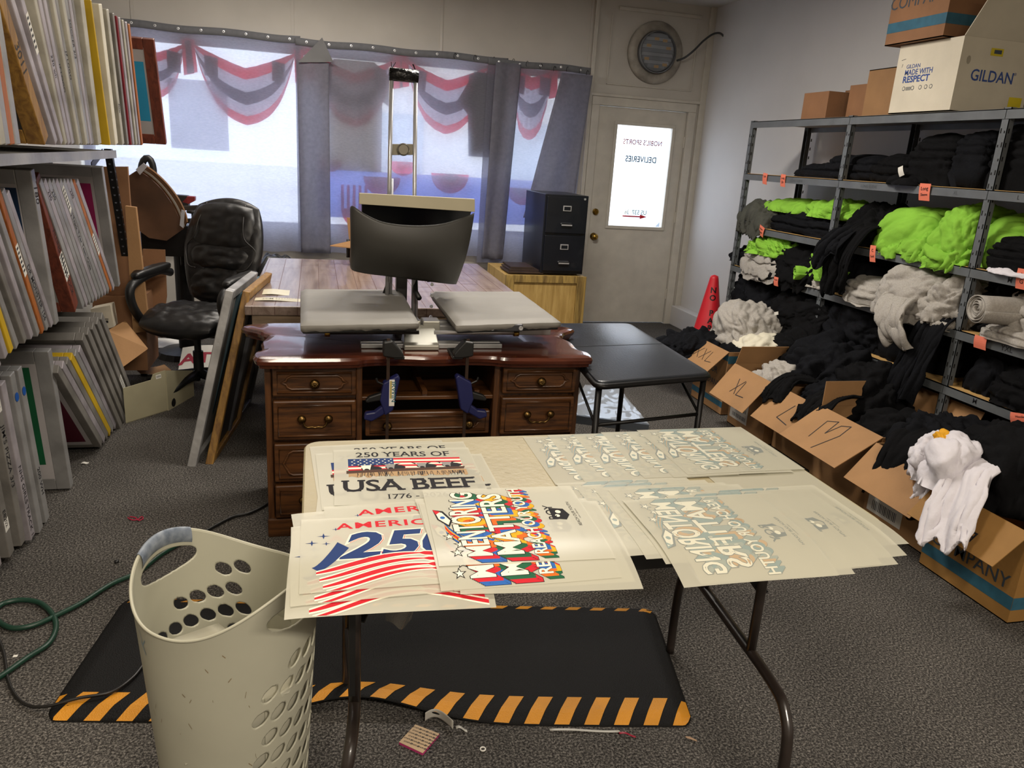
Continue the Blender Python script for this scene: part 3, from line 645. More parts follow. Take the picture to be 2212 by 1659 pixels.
# cardboard and clutter behind the rack
def panel(name, label, cat, pts, d, m, **k): return MB().prism([V(p) for p in pts], d).build(name, m, tag=(label, cat), **k)
panel('cardboard_sheet', 'tall flattened cardboard carton standing behind the left rack post', 'cardboard', [at(222, 360, Y=5.0), at(275, 360, Y=5.0), at(283, 470, Y=5.0), at(310, 720, Y=5.0), at(225, 720, Y=5.0)], (0, .03, 0), card_d)
panel('cardboard_sheet', 'folded cardboard strip leaning right of the rack post', 'cardboard', [at(270, 445, Y=4.9), at(293, 448, Y=4.9), at(312, 620, Y=4.9), at(322, 715, Y=4.9), at(287, 720, Y=4.9), at(280, 600, Y=4.9)], (0, .04, 0), card)
panel('cardboard_sheet', 'brown cardboard flap hanging beside the chair armrest', 'cardboard', [at(308, 538, Y=5.2), at(356, 540, Y=5.2), at(360, 640, Y=5.2), at(352, 700, Y=5.2), at(312, 710, Y=5.2)], (0, .02, 0), card_d)
t = thing('cardboard_box', 'worn cardboard box sitting behind the screen frames left of the chair', 'box', tuple(at(285, 860, Y=4.95)*1))
p = [at(200, 640, Y=4.95), at(312, 640, Y=4.95), at(320, 800, Y=4.95), at(200, 800, Y=4.95)]
MB().prism(p, (0, .35, 0)).build('body', card_d, t)
MB().prism([at(231, 716, Y=4.7), at(270, 694, Y=4.85), at(319, 754, Y=4.6), at(264, 794, Y=4.5)], (0, .006, .003)).build('flap', card, t)
t = thing('white_box', 'small cream carton with a printed code tucked behind the screen frames', 'box', tuple(at(215, 715, Y=4.78)))
MB().prism([at(195, 668, Y=4.78), at(238, 659, Y=4.78), at(246, 706, Y=4.78), at(205, 718, Y=4.78)], (0, .1, 0)).build('body', white_card, t)
A = Art(); A.rect(0, 0, .03, .004, 0); A.rect(.005, -.02, .028, -.006, 0); A.build('print', plane(at(222, 690, Y=4.775), (1, 0, 0), (0, 0, 1)), [ink], t)
t = thing('magazine_file', 'cream cardboard magazine file lying on the carpet by the screen frames', 'box file', (-.93, 4.5, 0))
c0, c1 = at(272, 915, Z=0), at(362, 887, Z=0); up = V((0, 0, .235)); dv = V((.1, .28, 0))
MB().prism([c0, c1, c1+V((0, 0, .24)), c1+(c0-c1)*.3+V((0, 0, .235)), c1+(c0-c1)*.36+V((0, 0, .205)), c0+V((0, 0, .2))], (.0, .008, 0)).build('front_panel', mat('cream_file', 'a39c80', .6, var=.06), t)
MB().prism([c0+dv, c1+dv, c1+dv+V((0, 0, .16)), c0+dv+V((0, 0, .16))], (0, .008, 0)).build('rear_panel', MATS['cream_file'], t)
MB().prism([c1, c1+dv, c1+dv+V((0, 0, .16)), c1+V((0, 0, .24))], (.006, 0, 0)).build('side_panel', MATS['cream_file'], t)
MB().prism([c0, c1, c1+dv, c0+dv], (0, 0, .004)).build('bottom', MATS['cream_file'], t)
A = Art(); A.rect(-.035, -.012, .0, .012, 0)
for i in range(7): A.rect(-.03+i*.004, -.006, -.028+i*.004, .006, 1)
A.build('paper_label', plane(c1+(c0-c1)*.1+V((0, -.001, .215)), (c1-c0).normalized(), (0, 0, 1)), [paper, ink], t)
for i, (px, py, a_, w, h, mm, lb) in enumerate([(350, 745, .3, .3, .26, paper, 'white sheet of paper on the floor under the office chair'), (395, 725, -.2, .28, .2, paper, 'white paper lying just behind the chair pedestal'), (330, 800, .5, .2, .16, card, 'torn brown cardboard piece under the office chair')]):
    c = at(px, py, Z=.03+.01*i); u = V((cos(a_), sin(a_), 0)); v = V((-sin(a_), cos(a_), 0))
    MB().grid(lambda s, r_: c+u*(s-.5)*w+v*(r_-.5)*h+V((0, 0, .012*sin(s*4+i)+.01*r_)), 8, 8).build('paper_sheet', mm, solid=.001, tag=(lb, 'paper'))
t = thing('paper_banner', 'crumpled white paper with red letters AT on the floor behind the chair', 'paper', tuple(at(400, 790, Z=.02)))
c = at(385, 800, Z=.02); fnb = lambda x, y, e=0: c+V((x, y*.8, y*.35+.02*sin(x*9)+e))
MB().grid(lambda s, r_: fnb(s*.42, r_*.28), 10, 6).build('sheet', paper, t, solid=.001)
A = Art(); A.text('AT', .1, .06, .16, 0, .03, sy=1.1); A.text('I-H', .3, .04, .1, 0, .02); A.build('lettering', fnb, [mat('red_marker', 'a01c38', .7)], t, cut=.04, eps=.003)
# screen printing press in the far corner
t = thing('printing_press', 'dark manual screen printing press with round knobs standing behind the office chair', 'printing press', (-.85, 5.7, 0))
def pp(px, py): return at(px, py, Y=5.6)
b = MB()
b.box((-1.1, 5.5, .75), (-.72, 5.9, .95)); b.lathe((-.9, 5.8, 0), [(.22, 0), (.2, .04), (.06, .06), (.06, .75)], 20)
b.build('base', black_metal, t)
b = MB(); b.prism([pp(385, 505), pp(470, 495), pp(480, 560), pp(390, 575)], (0, .2, 0)); b.build('head', black_metal, t, bevel=.01)
for i in range(3):
    a_ = pp(385, 450+28*i); b_ = pp(475, 446+28*i); MB().bar(a_, b_, .035, .03).build('arm', mat('press_steel', '4a4743', .4, metal=.7, var=.3), t, bevel=.004)
for x, y in ((438, 452), (416, 460), (365, 455)):
    c = at(x, y, Y=5.5); b = MB().lathe(c+V((0, 0, -.005)), [(.012, 0), (.035, .004), (.038, .012), (.035, .02), (.012, .024)], 12); b.lathe(c+V((0, 0, -.08)), [(.008, 0), (.008, .08)], 8); b.build('knob', blackm, t, auto=40)
MB().prism([pp(392, 437), pp(404, 424), pp(421, 425), pp(421, 434), pp(407, 441)], (0, .06, 0)).build('clamp', mat('press_red', '7c1e22', .4), t, bevel=.003)
MB().prism([pp(377, 421), pp(405, 423), pp(408, 455), pp(392, 447)], (0, .08, 0)).build('bracket', blackm, t, bevel=.005)
b = MB(); pts = [at(318+14*cos(a_), 375+34*sin(a_), Y=5.75) for a_ in [pi*.95+i*pi*1.2/10 for i in range(11)]]; b.tube(pts, .022, 8); b.build('handle', blackm, t, smooth=True)
t = thing('curved_panel', 'big curved brown board with a white taped edge leaning by the far window', 'board', tuple(at(330, 560, Y=5.35)))
arc = [at(x, y, Y=5.35) for x, y in ((297, 367), (325, 385), (352, 412), (374, 444), (388, 474), (394, 496))]
rest = [at(x, y, Y=5.35) for x, y in ((394, 496), (360, 520), (322, 514), (296, 495), (285, 460), (278, 420), (277, 380))]
brd = mat('brown_board', '6b4a32', .5, var=.25, vs=4)
MB().prism(arc+rest[1:], (0, .02, 0)).build('panel', brd, t)
arc2 = smoothpath(arc, 4); n2 = smoothpath([at(x, y, Y=5.22) for x, y in ((311, 356), (338, 376), (364, 402), (386, 432), (400, 462), (403, 480))], 4)
b = MB(); A_ = b.ring(arc2); B_ = b.ring(n2); b.bridge(A_, B_, closed=False); b.build('curved_edge', mat('board_tan', '8a6038', .5, var=.2), t, solid=.008)
b = MB(); k3 = [a_.lerp(c_, .28)+V((0, -.012, .0)) for a_, c_ in zip(arc2, n2)]; k4 = [a_.lerp(c_, .48)+V((0, -.012, 0)) for a_, c_ in zip(arc2, n2)]; A_ = b.ring(k3); B_ = b.ring(k4); b.bridge(A_, B_, closed=False); b.build('white_strip', paper, t, solid=.004)
for q_ in (((293, 366), (310, 352), (318, 360), (302, 378)), ((388, 487), (392, 453), (399, 456), (396, 493))): MB().prism([at(x, y, Y=5.2) for x, y in q_], (0, .01, 0)).build('tape', mat('clear_tape', 'a9a8ac', .3), t)
# ------------------------------------------------------------------ office chair
def cushion(c, ax, s, e=.55, wr=.006, n=44, seed=0, bulge=0, fn=None):
    X_, Y_, Z_ = (V(a).normalized() for a in ax); mb = MB()
    def pw(a, e): return (1 if a >= 0 else -1)*abs(a)**e
    def f(u, v):
        th = 2*pi*u; ph = pi*(v-.5); x = pw(cos(ph), e)*pw(cos(th), e); y = pw(cos(ph), e)*pw(sin(th), e); z = pw(sin(ph), e)
        q = V((x*s[0], y*s[1], z*s[2])); k = 1
        if fn: q = fn(q)
        p = V(c)+X_*q.x+Y_*q.y+Z_*q.z
        return p+p_n(p)*0+Z_*0+(X_*x+Y_*y+Z_*z)*(wr*abs(noise.noise(V((q.x*9+seed, q.y*16, q.z*9)))*2))
    p_n = lambda p: V((0, 0, 1))
    if n >= 40:   # upholstery: two pillowed faces meeting in a piped seam
        k = n//2
        for sd in (1, -1):
            def g(a, b, sd=sd):
                u_, v_ = sin(pi*(a-.5)), sin(pi*(b-.5)); m_ = .62*(1-e)
                x = u_*sqrt(max(0, 1-m_*v_*v_)); y = v_*sqrt(max(0, 1-m_*u_*u_)); z = sd*sqrt(max(0, (1-abs(u_)**3.2)*(1-abs(v_)**3.2)))
                q = V((x*s[0], y*s[1], z*s[2])); w_ = wr*2.2*z*(abs(noise.noise(V((q.x*8+seed, q.y*15, seed))))+.5*noise.noise(V((q.x*20, q.y*26, seed))))
                if fn: q = fn(q)
                return V(c)+X_*q.x+Y_*q.y+Z_*(q.z+w_)
            mb.grid(g, n, n)
        return mb
    return mb.grid(f, n, n//2, closed_u=True)
fw = V((-.42, -.907, 0)).normalized(); rt = V((.907, -.42, 0)).normalized(); UP = V((0, 0, 1))
S = V((-.70, 4.86, .47))
ch = thing('office_chair', 'black leather office chair with padded arms beside the work table', 'chair', (S.x, S.y, 0))
def seatf(q):
    r2 = (q.x/.27)**2+(q.y/.27)**2; return V((q.x, q.y, q.z+(.02 if q.z > 0 else 0)*(abs(q.x)/.27)**2-.03*max(0, q.y/.27)**2))
cushion(S, (rt, fw, UP), (.27, .27, .075), .5, .01, 52, 2, fn=seatf).build('seat', leather, ch, smooth=True)
bdir = (UP*.96-fw*.27).normalized(); bn_ = bdir.cross(rt).normalized()
if bn_.dot(fw) < 0: bn_ = -bn_
Bc = S-fw*.27+UP*.05
def backf(q): k = (q.y/.34); return V((q.x*(1-.12*max(0, -k)-.1*max(0, k)**3), q.y, q.z+.03*(q.x/.26)**2))
cushion(Bc+bdir*.32, (rt, bdir, bn_), (.265, .345, .06), .5, .008, 56, 5, fn=backf).build('backrest', leather, ch, smooth=True)
cushion(Bc+bdir*.475+bn_*.045, (rt, bdir, bn_), (.215, .15, .05), .5, .005, 44, 9).build('headrest_pad', leather, ch, smooth=True)
cushion(Bc+bdir*.285+bn_*.04, (rt, bdir, bn_), (.215, .085, .045), .6, .010, 44, 12).build('lumbar_pad', leather, ch, smooth=True)
cushion(Bc+bdir*.12+bn_*.035, (rt, bdir, bn_), (.20, .12, .038), .55, .008, 44, 15).build('lower_pad', leather, ch, smooth=True)
for s in (-1, 1):
    pts = [Bc+rt*(s*x)+bdir*y+bn_*(.062+z) for x, y, z in ((.13, .62, -.01), (.15, .5, .03), (.17, .4, .03), (.235, .33, .0), (.2, .22, .02), (.14, .2, .03))]
    MB().tube(smoothpath(pts), .0035, 6).build('seam', mat('seam_leather', '2a2725', .4), ch, smooth=True)
    A_ = S+rt*(s*.29)
    pts = [A_-fw*.2+UP*.23, A_-fw*.08+UP*.255, A_+fw*.12+UP*.22, A_+fw*.19+UP*.17, A_+fw*.17+UP*.07, A_+fw*.08+UP*-.04, A_-fw*.0+UP*-.06]
    sp_ = smoothpath(pts, 6); MB().tube(sp_, [.026+.004*sin(i) *0 for i in range(len(sp_))], 12).build('arm', blackm, ch, smooth=True)
    cushion(A_-fw*.02+UP*.265, (rt, (fw*1-UP*.08), UP), (.036, .17, .024), .6, .004, 32, 3).build('arm_pad', leather, ch, smooth=True)
MB().lathe((S.x, S.y, .12), [(.03, 0), (.03, .15), (.02, .15), (.02, .28), (.07, .29), (.07, .31)], 16).build('column', blackm, ch, auto=30)
for i in range(5):
    a_ = i*2*pi/5+.5; d = V((cos(a_), sin(a_), 0)); c = V((S.x, S.y, 0))
    MB().tube([c+UP*.13+d*.02, c+UP*.12+d*.15, c+UP*.085+d*.3], [.03, .025, .018], 8).build('leg', blackm, ch, smooth=True)
    w_ = d.cross(UP); MB().lathe(c+d*.3+UP*.03-w_*.022, [(.012, 0), (.03, .004), (.03, .018), (.02, .022), (.03, .026), (.03, .04), (.012, .044)], 14, w_).build('caster', blackm, ch, auto=30)
# black bag behind the chair by the window
q_ = at(600, 552, Y=5.85); cushion((q_.x, q_.y, .355), ((1, 0, 0), (0, 1, 0), (0, 0, 1)), (.2, .14, .36), .75, .03, 40, 7).build('bag', blackm, smooth=True, tag=('tall slumped black bag just beyond the far left corner of the work table', 'bag'))
# frames leaning on the work table
def lean(xb, yb, xt, yt, xw, Xt, fm, mk, lb, depth, th=.04, bw=.045):
    a = at(xb, yb, Z=0); b = at(xt, yt, X=Xt); d = V((.16, 1, 0)).normalized()
    screen(a, b, depth, th, fm, mk, lb, bw=bw, out=d)
def leanf(label, pb, pt, depth, th, fm, mk, bw=.045, dd=(.12, 1, 0)):
    pb, pt = V(pb), V(pt); v = (pt-pb).normalized(); d = V(dd).normalized(); w = d.cross(v).normalized()
    if w.x < 0: w = -w
    h = (pt-pb).length; t = thing('screen_frame', label, 'screen frame', tuple(pb)); c = lambda a, b: pb+d*a+v*b+w*(th/2)
    mb = MB(); mb.obox(c(bw/2, h/2), d, v, w, bw, h, th); mb.obox(c(depth-bw/2, h/2), d, v, w, bw, h, th); mb.obox(c(depth/2, bw/2), d, v, w, depth-2*bw, bw, th); mb.obox(c(depth/2, h-bw/2), d, v, w, depth-2*bw, bw, th)
    mb.build('frame', fm, t, bevel=.004); MB().obox(c(depth/2, h/2), d, v, w, depth-bw, h-bw, .002).build('mesh', mesh_c[mk], t)
leanf('long aluminium screen frame leaning against the work table, outermost of the four', at(403, 1008, Z=0), at(486, 626, Y=3.9), .62, .04, alu, 'grey')
leanf('long wooden screen frame leaning against the work table, ochre with ink marks', at(443, 1003, Z=0), at(524, 628, Y=3.92), .62, .036, darkwood, 'dark')
leanf('blue-grey screen frame squeezed between the aluminium and the wooden leaning ones', at(432, 965, Z=0), at(512, 632, Y=4.1), .55, .02, mat('frame_slate', '3d5660', .5), 'blue')
leanf('dark grey screen frame leaning innermost against the work table', at(478, 946, Z=0), at(540, 660, Y=4.15), .6, .036, mat('frame_dark', '56565a', .5, metal=.4), 'dark')
# ------------------------------------------------------------------ butcher block work table
wt = thing('work_table', 'large butcher block work table with worn pinkish top behind the desk', 'table', (.42, 4.7, 0))
TZ = .76; c = [at(528, 661, Z=TZ), V((1.13, 3.82, TZ)), V((1.14, 5.5, TZ)), V((-.31, 5.5, TZ))]
b = MB(); b.hexa([p-V((0, 0, .045)) for p in c]+c); b.build('block_top', butcher, wt, bevel=.004)
A = Art()
x = -.3
while x < 1.12: A.rect(x, 3.84, x+.003, 5.48, 0); x += .105
rr = random.Random(2); 
for i in range(60):
    x = -.3+.105*rr.randrange(13); y = rr.uniform(3.9, 5.4); A.rect(x, y, x+.105, y+.003, 0)
for i in range(26): x, y = rr.uniform(-.2, 1), rr.uniform(3.9, 5.3); A.stroke([(x, y), (x+rr.uniform(-.15, .15), y+rr.uniform(-.1, .1))], .002, 1)
A.build('joints', lambda x, y, e=0: V((x, y, TZ+e)), [mat('joint_dark', '5b4038', .6), mat('scratch', 'b49a90', .6)], wt)
A = Art(); y = -.3
for i in range(14): A.rect(-.3+i*.105, -.043, -.297+i*.105, -.002, 0)
A.build('end_grain_joint', lambda x, y, e=0: V((x, c[0].y-e, TZ+y)), [MATS['joint_dark']], wt)
b = MB(); b.box((-.3, c[0].y+.01, TZ-.10), (1.1, 5.45, TZ-.045)); b.build('apron', wood('old_pine', '6b5a48', '8f7a62', .6, 4, 0), wt, bevel=.003)
for x, y in ((-.2, 4.0), (1.0, 4.0), (-.2, 5.3), (1.0, 5.3)): bx((x-.045, y-.045, 0), (x+.045, y+.045, TZ-.10)).build('leg', MATS['old_pine'], wt)
for i, (px, py, w, h, lb) in enumerate([(598, 632, .14, .07, 'small cream film scrap on the work table, the far one'), (605, 648, .24, .035, 'long cream film strip with faint letters on the work table')]):
    p = at(px, py, Z=TZ); t = thing('film_scrap', lb, 'film', tuple(p)); MB().grid(lambda u, v: p+V(((u-.5)*w, (v-.5)*h*2.2, .002+.003*sin(u*5))), 6, 3).build('film', mat('cream_film', 'cfc8ae', .4, var=.03), t, solid=.0008)
    if i: A = Art(); A.text('YOUTH MIN', 0, -.012, .03, 0, .01, sx=-1); A.build('print', lambda x, y, e: p+V((x, y, .008+e)), [mat('pale_print', 'a8a494', .6)], t)
t = thing('open_carton', 'small brown open carton on the far edge of the work table behind the press', 'box', tuple(at(758, 552, Y=5.3)))
p0 = at(749, 470, Y=5.3); p1 = at(772, 472, Y=5.3); p2 = at(790, 545, Y=5.3); p3 = at(757, 545, Y=5.3)
MB().prism([p0, p1, p2, p3], (0, .01, 0)).build('side', card, t); MB().prism([at(713, 532, Y=5.1), at(775, 518, Y=5.35), at(775, 538, Y=5.3)], (0, .0, .006)).build('flap', card, t)
bx((at(757, 540, Y=5.3).x, 5.2, TZ), (at(800, 540, Y=5.3).x, 5.45, TZ+.12)).build('body', card_d, t)
MB().tube([at(752, 556, Y=5.3)+V((0, 0, z)) for z in (0, .12)], .012, 8).build('spray_tube', blackm, smooth=True, tag=('thin black tube standing on the work table beside the open carton', 'tube'))
# ------------------------------------------------------------------ black filing cabinet on a plywood crate
fc = thing('filing_cabinet', 'black two drawer filing cabinet standing on a plywood crate by the door', 'filing cabinet', (2.0, 6.35, .60))
cabm = mat('cabinet_black', '12161f', .35, metal=.2, var=.1, vs=5, coat=.15)
bx((1.80, 6.12, .61), (2.17, 6.72, 1.25)).build('body', cabm, fc, bevel=.004)
for z0 in (.635, .945):
    d = bx((1.815, 6.098, z0), (2.155, 6.12, z0+.29)).build('drawer', cabm, fc, bevel=.004)
    z = z0+.2; b = MB(); b.box((1.95, 6.09, z-.022), (2.02, 6.098, z+.022)); b.build('label_holder', steel, d, bevel=.002); bx((1.958, 6.0885, z-.014), (2.012, 6.0905, z+.014)).build('card', cabm, d)
    z = z0+.075; b = MB(); b.box((1.94, 6.07, z), (2.03, 6.098, z+.008)); b.box((1.94, 6.07, z-.012), (2.03, 6.075, z+.008)); b.build('handle', steel, d)
MB().lathe((2.13, 6.095, 1.225), [(.009, 0), (.009, .004)], 12, (0, -1, 0)).build('lock', steel, fc)
MB().obox((2.28, YW-.03, 1.23), (1, 0, 0), (0, 0, 1), (0, 1, 0), .09, .09, .03).build('junction_box', mat('box_grey', '6a6a68', .4, metal=.4), bevel=.004, tag=('small grey metal plate on the wall just above the filing cabinet', 'plate'))
cr = thing('plywood_crate', 'pale plywood crate under the filing cabinet', 'crate', (1.9, 6.35, 0))
bx((1.50, 6.08, 0), (2.19, 6.78, .595)).build('panel', pine, cr, bevel=.003)
b = MB(); b.box((1.50, 6.055, 0), (1.57, 6.08, .6)); b.box((2.11, 6.055, 0), (2.19, 6.08, .6)); b.box((1.57, 6.06, .54), (2.11, 6.08, .6)); b.build('batten', wood('knotty_batten', '5a4522', 'b29450', .6, 3, 2), cr, bevel=.003)
for i in range(3):
    p = V((1.53+.02*i, 6.12+.04*i, .606+.014*i)); MB().box((p.x, p.y, p.z), (p.x+.3-.05*i, p.y+.3, p.z+.012)).build('dark_board', mat('old_board', '3c2b20', .6, var=.2), tag=(('dark thin board lying on the plywood crate, lowest of three', 'dark thin board lying on the plywood crate, between two others', 'dark thin board lying on the plywood crate, topmost of three')[i], 'board'))
# ------------------------------------------------------------------ oak desk
dk = thing('desk', 'carved oak pedestal desk with brass pulls carrying the heat press', 'desk', (.435, 3.15, 0))
DF, DB, DL, DR, DH = 2.92, 3.42, -.19, 1.065, .76
def outline(k, n=8):
    pts = []
    F = [(DL-.02-k, DF-.035-k), (DL+.02, DF-.06-k), (.12, DF-.055-k), (.19, DF-.03-k), (.30, DF-.02-k), (.435, DF-.035-k), (.57, DF-.02-k), (.68, DF-.03-k), (.75, DF-.055-k), (DR-.02, DF-.06-k), (DR+.02+k, DF-.035-k),
         (DR+.025+k, DF+.03), (DR+.0+k, DF+.08), (DR+.01+k, DF+.2), (DR-.01+k, DF+.3), (DR+.02+k, DF+.36), (DR+.01+k, DB+.02), (DL-.01-k, DB+.02), (DL-.02-k, DF+.36), (DL+.01-k, DF+.3), (DL-.01-k, DF+.2), (DL-.0-k, DF+.08), (DL-.025-k, DF+.03)]
    return [V((p.x, p.y, 0)) for p in smoothpath([V((a, b, 0)) for a, b in F], 5, closed=True)]
b = MB(); prev = None
for k, z in ((-.02, DH-.05), (-.004, DH-.045), (-.002, DH-.034), (.008, DH-.03), (.012, DH-.015), (.004, DH-.004), (-.012, DH-.001), (-.02, DH)):
    r_ = b.ring([p+V((0, 0, z)) for p in outline(k)])
    if prev: b.bridge(prev, r_)
    else: b.cap(r_, True)
    prev = r_
b.cap(prev); b.build('desk_top', oaktop, dk, auto=35)
for x0, x1 in ((DL, .17), (.70, DR)): bx((x0, DF+.02, .06), (x1, DB, DH-.05)).build('pedestal', oakv, dk, bevel=.003)
bx((.17, DB-.02, .1), (.70, DB, DH-.05)).build('modesty_panel', oakv, dk)
for x in (DL, .15, .70, DR-.02): bx((x-.002, DF, .03), (x+.022, DF+.03, DH-.05)).build('stile', oakv, dk, bevel=.004)
for x0, x1 in ((DL-.005, .18), (.69, DR+.005)): bx((x0, DF-.008, 0), (x1, DF+.03, .08)).build('plinth', oak, dk, bevel=.006)
b = MB(); b.box((.17, DF+.01, .565), (.70, DB-.03, .58)); b.build('keyboard_shelf', oak, dk, bevel=.002)
b = MB(); b.bar((.42, DF+.02, .585), (.40, DB-.05, .62), .02, .03); b.bar((.64, DF+.05, .585), (.64, DB-.05, .585), .02, .01); b.build('drawer_runner', oak, dk)
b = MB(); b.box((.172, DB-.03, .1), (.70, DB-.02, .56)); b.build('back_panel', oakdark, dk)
def drawer(x0, x1, z0, z1, pulls, shaped, y=DF-.0):
    b = MB(); b.box((x0, y-.014, z0), (x1, y+.02, z1)); d = b.build('drawer', oak, dk, bevel=.006)
    m_ = MB(); i_ = .018
    pts = [V((x0+i_, y-.016, z0+i_)), V((x1-i_, y-.016, z0+i_)), V((x1-i_, y-.016, z1-i_)), V((x0+i_, y-.016, z1-i_))]
    m_.tube(pts, .006, 8, closed=True)
    if shaped:
        hx, cz = (x1-x0)/2-.05, (z0+z1)/2; hz = (z1-z0)/2-.03; cx_ = (x0+x1)/2; q = []
        for a_, b_ in ((-hx+.02, -hz), (hx-.02, -hz), (hx-.005, -hz+.008), (hx, -hz+.02), (hx+.016, 0), (hx, hz-.02), (hx-.005, hz-.008), (hx-.02, hz), (-hx+.02, hz), (-hx+.005, hz-.008), (-hx, hz-.02), (-hx-.016, 0), (-hx, -hz+.02), (-hx+.005, -hz+.008)): q.append(V((cx_+a_, y-.016, cz+b_)))
        m_.tube(q, .005, 8, closed=True)
    m_.build('moulding', oak, d, smooth=True)
    for px in pulls:
        if px[0] == 'k':
            x, z = px[1], (z0+z1)/2; k = MB().lathe((x, y-.016, z), [(.008, 0), (.007, .012), (.018, .018), (.019, .024), (.012, .031), (0, .033)], 18, (0, -1, 0))
            for j in range(9):
                a_ = 2*pi*j/9; k.tube([V((x+.005*cos(a_), y-.048, z+.005*sin(a_))), V((x+.017*cos(a_), y-.041, z+.017*sin(a_)))], .0025, 6)
            k.build('knob', oldbrass, d, smooth=True)
        else:
            x, z = px[1], (z0+z1)/2+.012; k = MB()
            for s in (-1, 1): k.lathe((x+s*.05, y-.016, z), [(.007, 0), (.007, .012), (.015, .014), (.017, .02), (.01, .027), (0, .029)], 16, (0, -1, 0))
            k.tube(smoothpath([V((x+a_, y-.036, z+b_)) for a_, b_ in ((-.05, 0), (-.044, -.012), (-.04, -.024), (-.028, -.033), (-.012, -.031), (0, -.034), (.012, -.031), (.028, -.033), (.04, -.024), (.044, -.012), (.05, 0))], 3), [.004]*31, 8)
            k.build('pull_handle', oldbrass, d, smooth=True)
xl0, xl1, xr0, xr1 = -.163, .148, .732, 1.045
for x0, x1 in ((xl0, xl1), (xr0, xr1)):
    c_ = (x0+x1)/2
    drawer(x0, x1, .592, .705, [('k', c_)], True); drawer(x0, x1, .415, .575, [('h', c_)], False); drawer(x0, x1, .24, .40, [('k', c_)], True); drawer(x0, x1, .085, .225, [('h', c_)], False)
drawer(.185, .69, .415, .515, [('k', .27), ('k', .60)], True, DF+.02)
# ------------------------------------------------------------------ swing heat press on the desk
hp = thing('heat_press', 'two station heat press with grey covered platens clamped on the oak desk', 'heat press', (.45, 3.05, DH))
pad = mat('platen_cover', '83807a', .6, metal=.05, var=.06, vs=5, bump=.12, bs=18)
def platen(c, w, d, tilt=0):
    b = MB(); p = [V(q) for q in c]; n = 26
    def f(u, v, dz=0):
        q = p[3].lerp(p[2], u).lerp(p[0].lerp(p[1], u), v); e = min(u, 1-u, v, 1-v); return q+V((0, 0, dz-.012*max(0, 1-e/.03)**2+.0012*noise.noise(V((u*7, v*7, c[0][0])))))
    rim = [(i/n, 0) for i in range(n)]+[(1, i/n) for i in range(n)]+[(1-i/n, 1) for i in range(n)]+[(0, 1-i/n) for i in range(n)]
    b.grid(f, n, n)
    pr = b.ring([f(u, v) for u, v in rim]); ctr = (p[0]+p[1]+p[2]+p[3])/4
    for dz, inn, wv in ((-.006, -.002, .001), (-.016, .0, .003), (-.024, .008, .005)):
        r_ = b.ring([f(u, v)+(ctr-f(u, v)).normalized()*(inn)+V((0, 0, dz+wv*noise.noise(V((u*25, v*25, dz*90)))*1.6)) for u, v in rim]); b.bridge(pr, r_); pr = r_
    o = b.build('platen', pad, hp, smooth=True)
    b = MB(); q = [x.lerp(ctr, .03) for x in p]; lo = [x+V((0, 0, -.045)) for x in q]; hi = [x+V((0, 0, -.02)) for x in q]; b.hexa([lo[3], lo[2], lo[1], lo[0], hi[3], hi[2], hi[1], hi[0]]); b.build('platen_underside', blackm, hp, bevel=.004)
    return o
pz = .90
platen([at(650, 622, Z=pz), at(868, 624, Z=pz), at(905, 692, Z=pz), at(649, 697, Z=pz)], 0, 0)
platen([at(930, 627, Z=pz), at(1126, 628, Z=pz), at(1212, 690, Z=pz), at(986, 697, Z=pz)], 0, 0)
for x0, x1, y_ in ((702, 905, 718), (938, 1120, 718)):
    MB().tube([at(x0, y_, Y=2.98), at(x1, y_, Y=2.98)], .008, 10).build('rod', steel if x0 > 900 else mat('dark_rod', '3a3634', .35, metal=.8), hp, smooth=True)
for x in (707, 1115): MB().lathe(at(x, 720, Y=2.98)-V((.01, 0, 0)), [(.013, 0), (.013, .02)], 12, (1, 0, 0)).build('bushing', brass, hp, smooth=True)
for x0, x1 in ((755, 832), (1056, 1128)):
    a_, b_ = at(x0, 707, Y=2.9), at(x1, 707, Y=2.9); MB().bar(a_, b_, .028, .03).build('platen_grip', mat('grip_grey', '47474a', .4, metal=.5), hp, bevel=.005)
    for q in (a_+V((.01, -.016, 0)), b_+V((-.01, -.016, 0))): MB().lathe(q, [(.009, 0), (.009, .004), (.004, .004), (.004, .001)], 10, (0, -1, 0)).build('screw', steel, hp)
# rail and carriage
b = MB(); zr = DH+.002
for y in (3.0, 3.04): b.box((.17, y-.012, zr), (.74, y+.012, zr+.018))
b.build('base_rail', alu, hp, bevel=.002)
b = MB(); b.box((.38, 3.10, zr+.03), (.98, 3.14, zr+.07)); b.box((.38, 3.18, zr+.03), (.98, 3.22, zr+.07)); b.build('cross_rail', alu, hp, bevel=.004)
cvr = mat('press_silver', 'a8a69c', .35, metal=.5, var=.04)
a_ = at(858, 765, Z=DH+.002)
MB().hexa([V((.335, 2.955, DH+.002)), V((.475, 2.955, DH+.002)), V((.475, 3.09, DH+.002)), V((.335, 3.09, DH+.002)), V((.335, 2.955, DH+.022)), V((.475, 2.955, DH+.022)), V((.465, 3.06, DH+.085)), V((.345, 3.06, DH+.085))]).build('carriage_cover', cvr, hp, bevel=.004)
b = MB(); b.box((.32, 3.05, DH+.05), (.41, 3.13, DH+.10)); b.box((.42, 3.05, DH+.05), (.49, 3.13, DH+.10)); b.build('slide_block', cvr, hp, bevel=.004)
